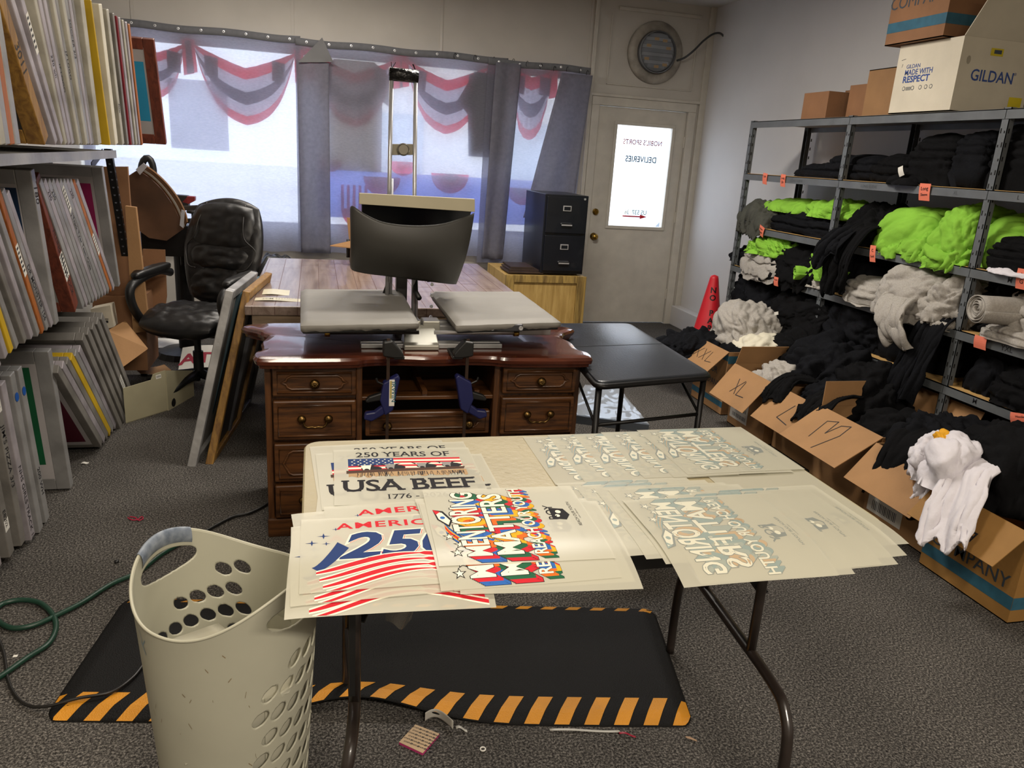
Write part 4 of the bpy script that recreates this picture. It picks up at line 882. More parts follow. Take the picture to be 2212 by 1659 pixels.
# column, uprights, handle
b = MB(); b.box((.355, 3.50, DH+.03), (.405, 3.55, 1.15)); b.box((.33, 3.3, DH+.02), (.43, 3.56, DH+.05)); b.build('column', mat('press_black', '20201f', .4), hp, bevel=.004)
YH = 3.42
for xb, xt in ((.272, .30), (.452, .455)):
    pass
rods = []
for (x0, y0_), (x1, y1_) in (((836, 640), (846, 160)), ((892, 735), (898, 165))):
    a_ = at(x0, y0_, Y=YH); b_ = at(x1, y1_, Y=YH-.02); MB().tube([a_, b_], .009, 10).build('lever_rod', steel, hp, smooth=True); rods.append(b_)
    MB().tube([a_+V((.018, .02, 0)), b_.lerp(a_, .45)+V((.012, .02, 0))], .007, 8).build('lever_rod', steel, hp, smooth=True)
MB().tube([rods[0]+V((-.01, 0, .0)), rods[1]+V((.01, 0, 0))], .026, 16).build('handle_grip', mat('black_wrap', '0f0f11', .25, var=.3, vs=40, bump=.8, bs=50), hp, smooth=True)
for i in range(4): p = rods[i // 2]+V(((-.0, .0)[i % 2], 0, .02)); MB().tube([p, p+V((rr.uniform(-.02, .02), -.01, .025))], .0016, 5).build('wrap_end', blackm, hp)
a_, b_ = at(840, 323, Y=YH), at(897, 323, Y=YH); MB().bar(a_, b_, .045, .012, (0, 1, 0)).build('cross_plate', mat('worn_plate', '8a8474', .45, metal=.4, var=.2), hp, bevel=.002)
MB().lathe(at(871, 323, Y=YH-.01), [(.026, 0), (.026, .012), (.022, .016), (.02, .012), (0, .012)], 28, (0, -1, 0)).build('round_gauge', mat('clear_disc', '8f8b80', .2, metal=.6), hp, auto=30)
b = MB(); b.tube([V((.33, 3.5, .98)), V((.29, 3.44, .88))], .008, 8); b.tube([V((.43, 3.46, 1.02)), V((.43, 3.4, .92)), V((.44, 3.34, .9))], .012, 8); b.build('linkage', blackm, hp, smooth=True)
for i in range(4): MB().lathe(V((.505, YH, .80+.05*i)), [(.008, 0), (.008, .01)], 8, (0, -1, 0)).build('bolt', steel, hp)
# upper heating head, tilted up, with its drooping sheet
YU = 3.25
tl, tr_, br, bl_ = at(776, 417, Y=YU), at(1026, 430, Y=YU), at(1026, 458, Y=YU), at(776, 441, Y=YU)
MB().prism([tl, tr_, br, bl_], (0, .02, 0)).build('head_edge', mat('press_cream', 'b5ad93', .5, var=.04), hp, bevel=.002)
q0, q1 = bl_+V((.01, .02, 0)), br+V((-.01, .02, 0)); q2 = q1+V((-.02, .27, -.26)); q3 = q0+V((.02, .27, -.26))
b = MB(); b.hexa([q0, q1, q2, q3, q0+V((0, 0, .04)), q1+V((0, 0, .04)), q2+V((0, 0, .06)), q3+V((0, 0, .06))]); b.build('heat_plate', mat('plate_dark', '10131a', .3, metal=.4), hp, bevel=.004)
MB().hexa([q3+V((.05, -.1, .05)), q2+V((-.05, -.1, .05)), q2+V((-.08, -.0, .0)), q3+V((.08, 0, 0)), q3+V((.08, -.08, .1)), q2+V((-.08, -.08, .1)), q2+V((-.1, 0, .08)), q3+V((.1, 0, .08))]).build('head_housing', MATS['press_black'], hp, bevel=.01)
sh = [(757, 450), (763, 445), (790, 463), (830, 480), (890, 487), (950, 484), (1000, 470), (1024, 460)]
bt = [(757, 572), (762, 583), (790, 590), (830, 595), (890, 603), (940, 609), (975, 613), (985, 613)]
def curve(pts, Y0, bow):
    return [at(x, y, Y=Y0)+V((0, 0, 0)) for x, y in pts]
ts = smoothpath([at(x, y, Y=YU-.0-.06*sin(pi*i/7)) for i, (x, y) in enumerate(sh)], 5); bs_ = smoothpath([at(x, y, Y=YU+.12-.05*sin(pi*i/7)) for i, (x, y) in enumerate(bt)], 5)
n_ = len(ts)-1
def shf(u, v):
    i = u*n_; j = min(int(i), n_-1); f = i-j; a_ = ts[j].lerp(ts[j+1], f); b_ = bs_[j].lerp(bs_[j+1], f); p = a_.lerp(b_, v); return p+V((0, -.055*sin(pi*v), 0))
MB().grid(shf, 40, 20).build('cover_sheet', mat('cover_sheet', '3b3a37', .45, var=.06, vs=5), hp, smooth=True, solid=.0025)
b = MB(); f0 = at(1003, 500, Y=YU+.03); 
MB().grid(lambda u, v: (at(978, 608, Y=YU+.10).lerp(at(985, 552, Y=YU+.1), v)).lerp(at(922, 610, Y=YU+.25).lerp(at(985, 552, Y=YU+.1), v), u)+V((0, .02*sin(u*3), 0)), 10, 8).build('curled_corner', MATS['cover_sheet'], hp, smooth=True, solid=.002)
# ------------------------------------------------------------------ bar clamps
blue_p = mat('clamp_blue', '1c2050', .4, var=.1)
for s, x, lb in ((1, .262, 'blue and black clamp with a white brand label, left of the desk opening'), (-1, .565, 'blue and black quick grip clamp on the right of the desk opening')):
    t = thing('bar_clamp', lb, 'clamp', (x, 2.83, .3)); y = 2.83
    bx((x-.006, y-.004, .22), (x+.006, y+.004, .84)).build('bar', mat('clamp_steel', '4d3d34', .4, metal=.7, var=.2), t)
    MB().prism([V((x-s*.02, y-.02, .775)), V((x-s*.02, y-.02, .83)), V((x+s*.012, y-.02, .835)), V((x+s*.04, y-.02, .805)), V((x+s*.055, y-.02, .785)), V((x+s*.055, y-.02, .768)), V((x+s*.02, y-.02, .768))], (0, .05, 0)).build('fixed_jaw', blackm, t, bevel=.005)
    MB().box((min(x+s*.02, x+s*.06), y-.015, .762), (max(x+s*.02, x+s*.06), y+.12, .775)).build('jaw_pad', blackm, t, bevel=.003)
    MB().prism([V((x-s*.018, y-.018, .67)), V((x+s*.035, y-.018, .70)), V((x+s*.045, y-.018, .69)), V((x+s*.02, y-.018, .56)), V((x-s*.01, y-.018, .54)), V((x-s*.03, y-.018, .60))], (0, .04, 0)).build('slide_body', blue_p, t, bevel=.005)
    MB().prism([V((x-s*.012, y-.014, .585)), V((x-s*.05, y-.014, .555)), V((x-s*.085, y-.014, .55)), V((x-s*.09, y-.014, .525)), V((x-s*.06, y-.014, .515)), V((x-s*.01, y-.014, .545))], (0, .03, 0)).build('lower_handle', blue_p, t, bevel=.006)
    MB().prism([V((x-s*.01, y-.012, .635)), V((x-s*.07, y-.012, .615)), V((x-s*.085, y-.012, .60)), V((x-s*.08, y-.012, .59)), V((x-s*.02, y-.012, .60))], (0, .026, 0)).build('trigger', blackm, t, bevel=.005)
    MB().tube([V((x-s*.01, y-.01, .66)), V((x-s*.04, y-.012, .675)), V((x-s*.045, y-.012, .69))], .004, 6).build('release_lever', blackm, t)
    if s == 1:
        A = Art(); A.rect(-.075, -.008, .03, .012, 0); A.rect(-.07, -.006, .0, .002, 2); A.text('IRWIN', -.068, .0015, .022, 1, .012, align='LEFT', sx=1.3)
        A.build('brand_label', plane((x+.012, y-.0185, .61), (0, 0, -1), (1, 0, 0)), [paper, mat('label_teal', '1b5a6a', .5), mat('label_gold', 'b0a060', .5)], t)
# ------------------------------------------------------------------ black folding table
bt_ = thing('folding_table', 'black padded folding card table between the desk and the cartons', 'table', (1.3, 3.2, 0))
z = .71; c = [at(1292, 826, Z=z), at(1538, 806, Z=z), at(1360, 697, Z=z), at(1180, 697, Z=z)]
def rounded(c, r, n=5):
    o = []
    for i in range(4):
        a_, b_, d_ = c[i-1], c[i], c[(i+1) % 4]; u = (a_-b_).normalized()*r; w = (d_-b_).normalized()*r
        for j in range(n+1):
            t = j/n; o.append(b_+u*(1-t)**2+w*t**2)
    return o
o_ = rounded(c, .05); b = MB(); pr = None; ct = sum(c, V())/4
for dz, k in ((-.03, .0), (-.008, 0), (-.002, .01), (0, .03)):
    r_ = b.ring([p.lerp(ct, k)+V((0, 0, dz)) for p in o_])
    if pr: b.bridge(pr, r_)
    else: b.cap(r_, True)
    pr = r_
b.cap(pr); b.build('table_top', mat('black_vinyl', '23262b', .3, var=.08, vs=9, bump=.1, bs=120), bt_, auto=40)
A = Art(); mid0 = c[0].lerp(c[3], .52); mid1 = c[1].lerp(c[2], .52); 
MB().bar(mid0+V((.01, 0, .0003)), mid1+V((-.01, 0, .0003)), .003, .0012).build('fold_seam', hole_m, bt_)
MB().tube([p+V((0, 0, -.02)) for p in o_], .012, 8, closed=True).build('rim', black_metal, bt_, smooth=True)
legs = []
for i, q in enumerate(c):
    q = q.lerp(ct, .07); legs.append(q); MB().tube([q+V((0, 0, -.03)), V((q.x, q.y, .0))], .013, 10).build('leg', black_metal, bt_, smooth=True)
for a_, b_ in ((legs[0], legs[1]), (legs[3], legs[2])):
    A_, B_ = V((a_.x, a_.y, .52)), V((b_.x, b_.y, .52)); MB().tube([A_, B_], .008, 8).build('stretcher', black_metal, bt_, smooth=True)
    for s, q in ((A_, B_), (B_, A_)):
        MB().tube([s+V((0, 0, 0)), s.lerp(q, .0)+V((0, .35 if a_ is legs[0] else -.35, .16))], .006, 8).build('brace', steel if 0 else black_metal, bt_, smooth=True)
# wrapped flat pack on the floor beyond
t = thing('wrapped_panels', 'flat stack of panels in shiny clear wrap on the carpet beyond the black table', 'panels', (1.75, 4.3, 0))
b = MB(); q = [at(1222, 912, Z=0), at(1400, 935, Z=0), at(1330, 850, Z=0), at(1262, 848, Z=0)]
b.hexa([p+V((0, 0, .0)) for p in q]+[p+V((0, 0, .05)) for p in q]); b.build('panels', mat('panel_grey', '5a6068', .4, var=.2, vs=3), t)
MB().grid(lambda u, v: q[0].lerp(q[1], u).lerp(q[3].lerp(q[2], u), v)+V((0, 0, .056+.012*abs(noise.noise(V((u*6, v*6, 3)))))), 30, 30).build('clear_wrap', mat('clear_wrap', 'ccd4de', .08, alpha=.35, var=0, spec=1), t, smooth=True)
# ------------------------------------------------------------------ anti fatigue mat, hoses, litter
NL, NR, FR, FL = V((-.72, 1.94, 0)), V((1.03, 1.62, 0)), V((1.16, 2.20, 0)), V((-.64, 2.53, 0))
mt = thing('floor_mat', 'black anti fatigue mat with yellow and black hazard borders under the front table', 'mat', tuple((NL+FR)/2))
def matp(u, v, e=0):
    p = NL.lerp(NR, u).lerp(FL.lerp(FR, u), v)
    ed = min(min(u, 1-u)*1.78, min(v, 1-v)*.6); h = .016*min(1, max(0, ed/.045))
    cu = exp(-((u-.47)/.13)**2)*max(0, 1-v/.45)**1.5
    c = .0
    for a_ in (0, 1):
        for b_ in (0, 1):
            du, dv = abs(u-a_)*1.78, abs(v-b_)*.6; r = .05
            if du < r and dv < r:
                k = r-math.hypot(r-du, r-dv); 
                if k < 0: q = NL.lerp(NR, .5).lerp(FL.lerp(FR, .5), .5); p = p+(q-p).normalized()*(-k)
    return p+V((0, .05*cu, .002+h+.05*cu+e))
mb = MB(); nu, nv = 150, 40
mb.grid(lambda u, v: matp(u, v), nu, nv)
mb.build('rubber', mat('mat_rubber', '0b0a0a', .7, spec=.25, var=.12, vs=7, bump=.35, bs=220), mt, smooth=True, solid=.004, off=-1)
yel = mat('hazard_yellow', 'd08b17', .55, var=.08, vs=9, bump=.3, bs=240)
def strp(v0, v1, slant, n, nm):
    A = Art(); W_ = 1.78; H_ = .6
    for i in range(-1, n+1):
        x0 = (i+.25)/n; A.poly([(x0, v0), (x0+.5/n, v0), (x0+.5/n+slant, v1), (x0+slant, v1)], 0)
    A.build(nm, lambda x, y, e: matp(min(.9995, max(.0005, x)), y, e+.0006), [yel], mt, cut=.02, clip=(.002, min(v0, v1), .998, max(v0, v1)))
strp(.004, .165, .026, 21, 'hazard_stripe'); strp(.93, .996, .012, 21, 'hazard_stripe')
def floorpath(pts, z=.012): return smoothpath([at(x, y, Z=z) for x, y in pts], 5)
hose_m = mat('hose_green', '173a2c', .4, var=.12)
MB().tube(floorpath([(392, 1172), (345, 1200), (300, 1235), (240, 1262), (180, 1300), (125, 1328), (75, 1350), (30, 1357), (0, 1345), (-12, 1325), (5, 1305), (45, 1296), (85, 1302), (112, 1325), (121, 1355), (105, 1390), (60, 1420), (25, 1445), (0, 1462), (-30, 1480)]), .0085, 10).build('hose', hose_m, smooth=True, tag=('dark green hose looped on the carpet left of the white basket', 'hose'))
MB().tube(smoothpath([at(590, 1075, Z=.008), at(575, 1090, Z=.008), at(540, 1108, Z=.008), at(500, 1118, Z=.008), at(440, 1150, Z=.008)]), .006, 8).build('power_cord', blackm, smooth=True, tag=('dark cord trailing from under the desk behind the basket', 'cord'))
p = [at(-25, 1330, Z=.008), at(-8, 1370, Z=.008), at(8, 1410, Z=.008), at(18, 1470, Z=.008), at(40, 1510, Z=.008), at(70, 1526, Z=.01), at(110, 1524, Z=.02), at(170, 1508, Z=.028), at(240, 1495, Z=.028), at(285, 1465, Z=.028), at(310, 1435, Z=.028)]
MB().tube(smoothpath(p), .0045, 8).build('power_cord', mat('cord_black', '1c1a18', .4), smooth=True, tag=('thin black cord curving over the mat left of the basket', 'cord'))
c = at(905, 1601, Z=.0); t = thing('sticky_note_pad', 'square of sticky note backing printed all over with a store name, on the carpet', 'note pad', tuple(c))
q = [at(862, 1608, Z=0), at(897, 1570, Z=0), at(949, 1590, Z=0), at(913, 1632, Z=0)]
MB().hexa(q+[p+V((0, 0, .007)) for p in q]).build('sheets', mat('note_pink', 'c23a78', .6), t); MB().hexa([p+V((0, 0, .007)) for p in q]+[p+V((0, 0, .008)) for p in q]).build('top_sheet', mat('note_backing', 'bfa27c', .6), t)
ux = (q[2]-q[1]).normalized(); uy = ux.cross(V((0, 0, 1))) * -1; A = Art()
for i in range(4):
    for j in range(6): A.text('STAPLES', .012+i*.021+(j % 2)*.006, -.012-j*.0115, .0065, 0, .02, rot=.05, sx=1.1)
A.build('print', plane(q[1]+V((0, 0, .008)), ux, uy), [ink], t)
def scrap(name, label, cat, fn, m, **k): return MB().grid(fn, 14, 6).build(name, m, solid=.0008, smooth=True, tag=(label, cat), **k)
a_, b_ = at(918, 1562, Z=0), at(978, 1580, Z=0)
scrap('paper_curl', 'curled white backing paper strip against the mat edge', 'paper', lambda u, v: a_.lerp(b_, u)+V((0, .03*sin(pi*u), .006+.028*v)), mat('backing_paper', 'b9b6ad', .5))
a2, b2 = at(1188, 1580, Z=.002), at(1340, 1583, Z=.002)
scrap('paper_strip', 'long narrow white paper strip along the front edge of the mat', 'paper', lambda u, v: a2.lerp(b2, u)+V((0, .008*v, .002+.002*sin(u*6))), MATS['backing_paper'])
a3, b3 = at(1338, 1588, Z=.002), at(1374, 1593, Z=.002)
scrap('red_scrap', 'small red plastic scrap by the right end of the paper strip', 'scrap', lambda u, v: a3.lerp(b3, u)+V((0, .007*v, .003+.004*sin(u*5))), mat('scrap_red', 'a01030', .5))
a4, b4 = at(1482, 1596, Z=.002), at(1506, 1604, Z=.002)
scrap('tan_scrap', 'small tan torn scrap below the right corner of the mat', 'scrap', lambda u, v: a4.lerp(b4, u)+V((0, .012*v*(1-abs(u-.5)), .003)), mat('scrap_tan', 'a8886a', .7))
MB().tube([at(1043, 1618, Z=.003)+V((.007*cos(a), .007*sin(a), 0)) for a in [i*pi/6 for i in range(12)]], .0022, 6, closed=True).build('washer', paper, smooth=True, tag=('tiny pale ring lying on the carpet below the mat', 'ring'))
scrap('paper_scrap', 'twisted bit of white paper beside the curled strip', 'scrap', lambda u, v: at(985, 1577, Z=.003)+V((.03*u, -.012*u+.01*v, .003+.005*sin(u*5))), MATS['backing_paper'])
MB().tube(smoothpath([at(x, y, Z=.006) for x, y in ((276, 1118), (285, 1123), (298, 1122), (306, 1116), (309, 1120), (300, 1124), (292, 1118), (280, 1116))]), .0022, 6).build('pink_string', mat('pink_string_m', 'b81640', .6), smooth=True, tag=('tangled bit of pink string on the carpet behind the basket', 'string'))
MB().grid(lambda u, v: at(175, 1002, Z=.004)+V((.03*u, .02*v, .002*sin(u*6))), 4, 4).build('paper_scrap', paper, solid=.001, tag=('tiny white scrap on the carpet in front of the wine red meshed frame', 'scrap'))
MB().grid(lambda u, v: at(27, 1420, Z=.018)+V((.012*u, .01*v, 0)), 3, 3).build('paper_scrap', paper, solid=.001, tag=('tiny white scrap lying by the green hose near the left edge', 'scrap'))
cushion(at(252, 1213, Z=.006), ((1, 0, 0), (0, 1, 0), (0, 0, 1)), (.008, .008, .006), .9, .002, 12).build('crumb', blackm, smooth=True, tag=('small dark crumb on the carpet left of the basket handle', 'crumb'))
# ------------------------------------------------------------------ front folding table
TX0, TX1, TY0, TY1, TT = -.035, 1.31, 1.375, 2.04, .74
ft = thing('folding_table', 'long cream topped folding table in front covered with printed film sheets', 'table', ((TX0+TX1)/2, (TY0+TY1)/2, 0))
tb = mat('table_plastic', 'a39878', .42, var=.06, vs=5, bump=.12, bs=60, coat=.1)
o_ = rounded([V((TX0, TY0, 0)), V((TX1, TY0, 0)), V((TX1, TY1, 0)), V((TX0, TY1, 0))], .05, 6); ct = V(((TX0+TX1)/2, (TY0+TY1)/2, 0)); b = MB(); pr = None
for z, k in ((TT-.03, .0), (TT-.004, 0), (TT, .006)):
    r_ = b.ring([p.lerp(ct, k)+V((0, 0, z)) for p in o_])
    if pr: b.bridge(pr, r_)
    else: b.cap(r_, True)
    pr = r_
b.cap(pr); b.build('table_top', tb, ft, auto=40)
b = MB(); pr = None
for z, k in ((TT-.075, .04), (TT-.032, .03)):
    r_ = b.ring([p.lerp(ct, k)+V((0, 0, z)) for p in o_])
    if pr: b.bridge(pr, r_)
    else: b.cap(r_, True)
    pr = r_
b.cap(pr); b.build('apron', blackm, ft)
A = Art()
for i in range(40): x, y = rr.uniform(0, 1.2), rr.uniform(1.5, 2.0); A.stroke([(x, y), (x+rr.uniform(-.02, .02), y+rr.uniform(-.02, .02))], .0012, 0)
A.build('scuff', lambda x, y, e=0: V((x, y, TT+e)), [mat('scuff', '8f8266', .6)], ft)
# right wishbone leg
xr = at(1447, 1408, Z=0).x
zc = .33
f0 = at(1447, 1408, Z=0); X_ = f0.x
b = MB(); b.tube(smoothpath([f0, V((X_+.0, f0.y, .20)), V((X_, f0.y-.02, .30)), V((X_, f0.y-.07, zc)), V((X_-.025, 1.55, zc)), V((X_-.045, 1.36, zc)), V((X_-.05, 1.30, zc-.03)), V((X_-.055, 1.27, zc-.10)), V((X_-.055, 1.265, 0))], 6), .0135, 14); b.build('leg', brown_metal, ft, smooth=True)
for y, dx in ((1.80, -.006), (1.50, -.03)): MB().tube([V((X_+dx, y, zc)), V((X_+dx, y, TT-.05))], .0125, 12).build('leg_upright', brown_metal, ft, smooth=True)
MB().bar((X_-.02, 1.50, .50), (X_-.12, 1.78, TT-.06), .03, .006).build('brace', blackm, ft)
X2 = .055
b = MB(); b.tube(smoothpath([V((X2+.02, 1.92, 0)), V((X2+.02, 1.92, .2)), V((X2+.02, 1.88, .30)), V((X2+.02, 1.8, zc)), V((X2+.02, 1.5, zc)), V((X2+.01, 1.38, zc)), V((X2, 1.335, zc-.03)), V((X2-.01, 1.33, zc-.1)), V((X2-.01, 1.33, 0))], 6), .0135, 14); b.build('leg', brown_metal, ft, smooth=True)
for y in (1.75, 1.47): MB().tube([V((X2+.02, y, zc)), V((X2+.02, y, TT-.05))], .0125, 12).build('leg_upright', brown_metal, ft, smooth=True)
MB().bar((X2+.01, 1.40, .42), (X2+.01, 1.40, TT-.06), .036, .012, (1, 0, 0)).build('leg_bracket', blackm, ft)
MB().bar((X2+.03, 1.5, .52), (X2+.16, 1.72, TT-.07), .024, .006).build('brace', blackm, ft)
a_ = V((X2+.09, 1.52, TT-.07))
MB().grid(lambda u, v: a_+V((.10*u*(1-.4*v), .02*sin(u*5+v*3), -.17*v-.02*u*v+.01*sin(u*7))), 16, 16).build('hanging_wrap', mat('torn_wrap', 'b8b0a0', .1, alpha=.3, var=0, spec=1), smooth=True, tag=('torn clear plastic film hanging under the left end of the front table', 'plastic'))
# ------------------------------------------------------------------ laundry basket
bk = thing('laundry_basket', 'tall flexible white plastic laundry basket with oval holes and a grey grip', 'basket', (-.19, 1.51, 0))
BC = V((-.185, 1.53, 0)); RX, RY = .185, .185; TH = radians(143)
def rimz(a): return .60+.085*(.5+.5*cos(2*(a-TH)))**1.3+(.035 if 0 else 0)
def bkp(a, z):
    k = .80+.20*(z/.62); return V((BC.x+RX*k*cos(a), BC.y+RY*k*sin(a), z))
NA, NZ = 520, 240
holes = []
for row in range(9):
    z = .07+.054*row
    n = 26
    for i in range(n):
        a = 2*pi*(i+.5*(row % 2))/n
        holes.append((a, z, .016, .0185))
holes_by = {}
def in_hole(a, z):
    d = (a-TH+pi) % (2*pi)-pi; d2 = (a-TH) % (2*pi)-pi
    for q in (d,):   # hand grips at the two high ends
        pass
    for dd in (d, d2):
        zz = rimz(a)
        if ((dd*RX)/.082)**2+((z-.615)/.030)**2 < 1: return True
    dg_ = math.degrees(a) % 360
    row = round((z-.07)/.054)
    if row < 0 or row > 9: return False
    zone = 1 if dg_ > 284 or dg_ < 12 else 2 if 78 < dg_ < 172 else 0
    if not zone: return False
    n = 27; off = .5*(row % 2)
    i = round(a/(2*pi)*n-off); ac = 2*pi*(i+off)/n; da_ = (a-ac)*RX; dz = z-(.07+.054*row); dc = math.degrees(ac) % 360
    if zone == 1 and not (dc > 288 or dc < 8): return False
    if zone == 1 and (row > 8 or (row == 8 and 180 < dc < 312)): return False
    if zone == 2 and not 82 < dc < 168: return False
    if zone == 2 and row > 7 and (dc > 135 if row == 8 else dc > 100): return False
    u = da_*.80+dz*.6; w = -da_*.6+dz*.80
    return (u/.0225)**2+(w/.0140)**2 < 1
mb = MB(); vid = {}
def vv(i, j):
    i %= NA
    if (i, j) not in vid:
        a = 2*pi*i/NA; z = rimz(a)*j/NZ; vid[(i, j)] = len(mb.v); mb.v.append(tuple(bkp(a, z)))
    return vid[(i, j)]
for i in range(NA):
    for j in range(NZ):
        a = 2*pi*(i+.5)/NA; z = rimz(a)*(j+.5)/NZ
        if z > .03 and in_hole(a, z): continue
        mb.f.append((vv(i, j), vv(i+1, j), vv(i+1, j+1), vv(i, j+1))); mb.mi.append(0)
# pull the hole borders onto true ellipses
cnt = {}
for f in mb.f:
    for q in range(4):
        e = (f[q], f[(q+1) % 4]); k = (min(e), max(e)); cnt[k] = cnt.get(k, 0)+1
bord = {}
for (p_, q_), n_c in cnt.items():
    if n_c == 1: bord.setdefault(p_, []).append(q_); bord.setdefault(q_, []).append(p_)
for it in range(6):
    new = {}
    for p_, ns in bord.items():
        z = mb.v[p_][2]
        if len(ns) == 2 and z > .01: new[p_] = (V(mb.v[p_])*.5+(V(mb.v[ns[0]])+V(mb.v[ns[1]]))*.25)
    for p_, c_ in new.items():
        if mb.v[p_][2] < .57 or True: mb.v[p_] = tuple(c_)
bm_ = mat('basket_plastic', 'bdbba8', .45, var=.05, vs=4, trans=.12, bump=.05, bs=12)
mb.build('shell', bm_, bk, smooth=True, solid=.0035, off=-1)
mb = MB(); mb.tube([bkp(2*pi*i/160, rimz(2*pi*i/160)) for i in range(160)], .0032, 8, closed=True); mb.build('rim', bm_, bk, smooth=True)
mb = MB(); mb.lathe((BC.x, BC.y, .004), [(RX*.8, 0), (RX*.8, .006), (0, .006)], 40); mb.build('bottom', bm_, bk)
gr = mat('grip_blue_grey', '566171', .45, var=.35, vs=45, col2='8d95a0')
mb = MB()
def gf(u, v):
    a = TH+(u-.5)*.78; th = 2*pi*v; p = bkp(a, rimz(a)-.014); n = V((cos(a), sin(a), 0)); return p+n*(.0085*cos(th))+V((0, 0, .02*sin(th)))
mb.grid(gf, 24, 16); mb.build('grip', gr, bk, smooth=True)
A = Art(); rs_ = random.Random(8)
for i in range(16):
    a_ = -1.2-rs_.random()*1.4; z = rs_.uniform(.2, .58); A.stroke([(a_, z), (a_+rs_.uniform(-.04, .04), z+rs_.uniform(-.015, .015))], .0025, 0)
A.build('scuff', lambda a, z, e: bkp(a, z)+V((cos(a), sin(a), 0))*(.0008+e), [mat('basket_scuff', '8c7a5c', .6)], bk)
A = Art(); A.stroke([(-2.62, .585), (-2.56, .555), (-2.5, .57)], .004, 0); A.stroke([(-2.6, .56), (-2.52, .535)], .006, 0)
A.build('blue_stain', lambda a, z, e: bkp(a, z)+V((cos(a), sin(a), 0))*(.0008+e), [mat('basket_blue', '8298a6', .6)], bk)
film_m = mat('film', 'cfccba', .32, var=.03, vs=3, trans=.2, alpha=.76)
# discarded film in the basket
for i in range(6):
    r1 = random.Random(60+i); a0 = -1.5+.42*i if i < 4 else 1.2+.6*(i-4); zb = .06+.04*(i % 3) if i < 4 else .01
    MB().grid(lambda u, v: V((BC.x+RX*(.74+.02*(i % 2)+.13*(zb+.36*v)/.5)*cos(a0+u*1.35), BC.y+RY*(.74+.02*(i % 2)+.13*(zb+.36*v)/.5)*sin(a0+u*1.35), zb+.36*v+.03*u)), 14, 8).build('film_scrap', film_m, smooth=True, tag=('curved cream film sheet pressed against the inside wall of the white basket', 'film', 'film sheets lining the basket'))
for i in range(12):
    r1 = random.Random(30+i); a0 = r1.uniform(0, 6.28); c = BC+V((r1.uniform(-.04, .05), r1.uniform(-.05, .05), .30+.012*i)); tx, ty = r1.uniform(-.35, .35), r1.uniform(-.35, .35); w, h = r1.uniform(.16, .24), r1.uniform(.14, .2)
    u_ = V((cos(a0), sin(a0), tx)); v_ = V((-sin(a0), cos(a0), ty))
    MB().grid(lambda u, v: c+u_*(u-.5)*w+v_*(v-.5)*h+V((0, 0, .03*sin(3*u+i)*v)), 8, 8).build('film_scrap', film_m, smooth=True, solid=.0006, tag=('crumpled cream film scrap thrown in the white basket', 'film', 'film scraps in the basket'))
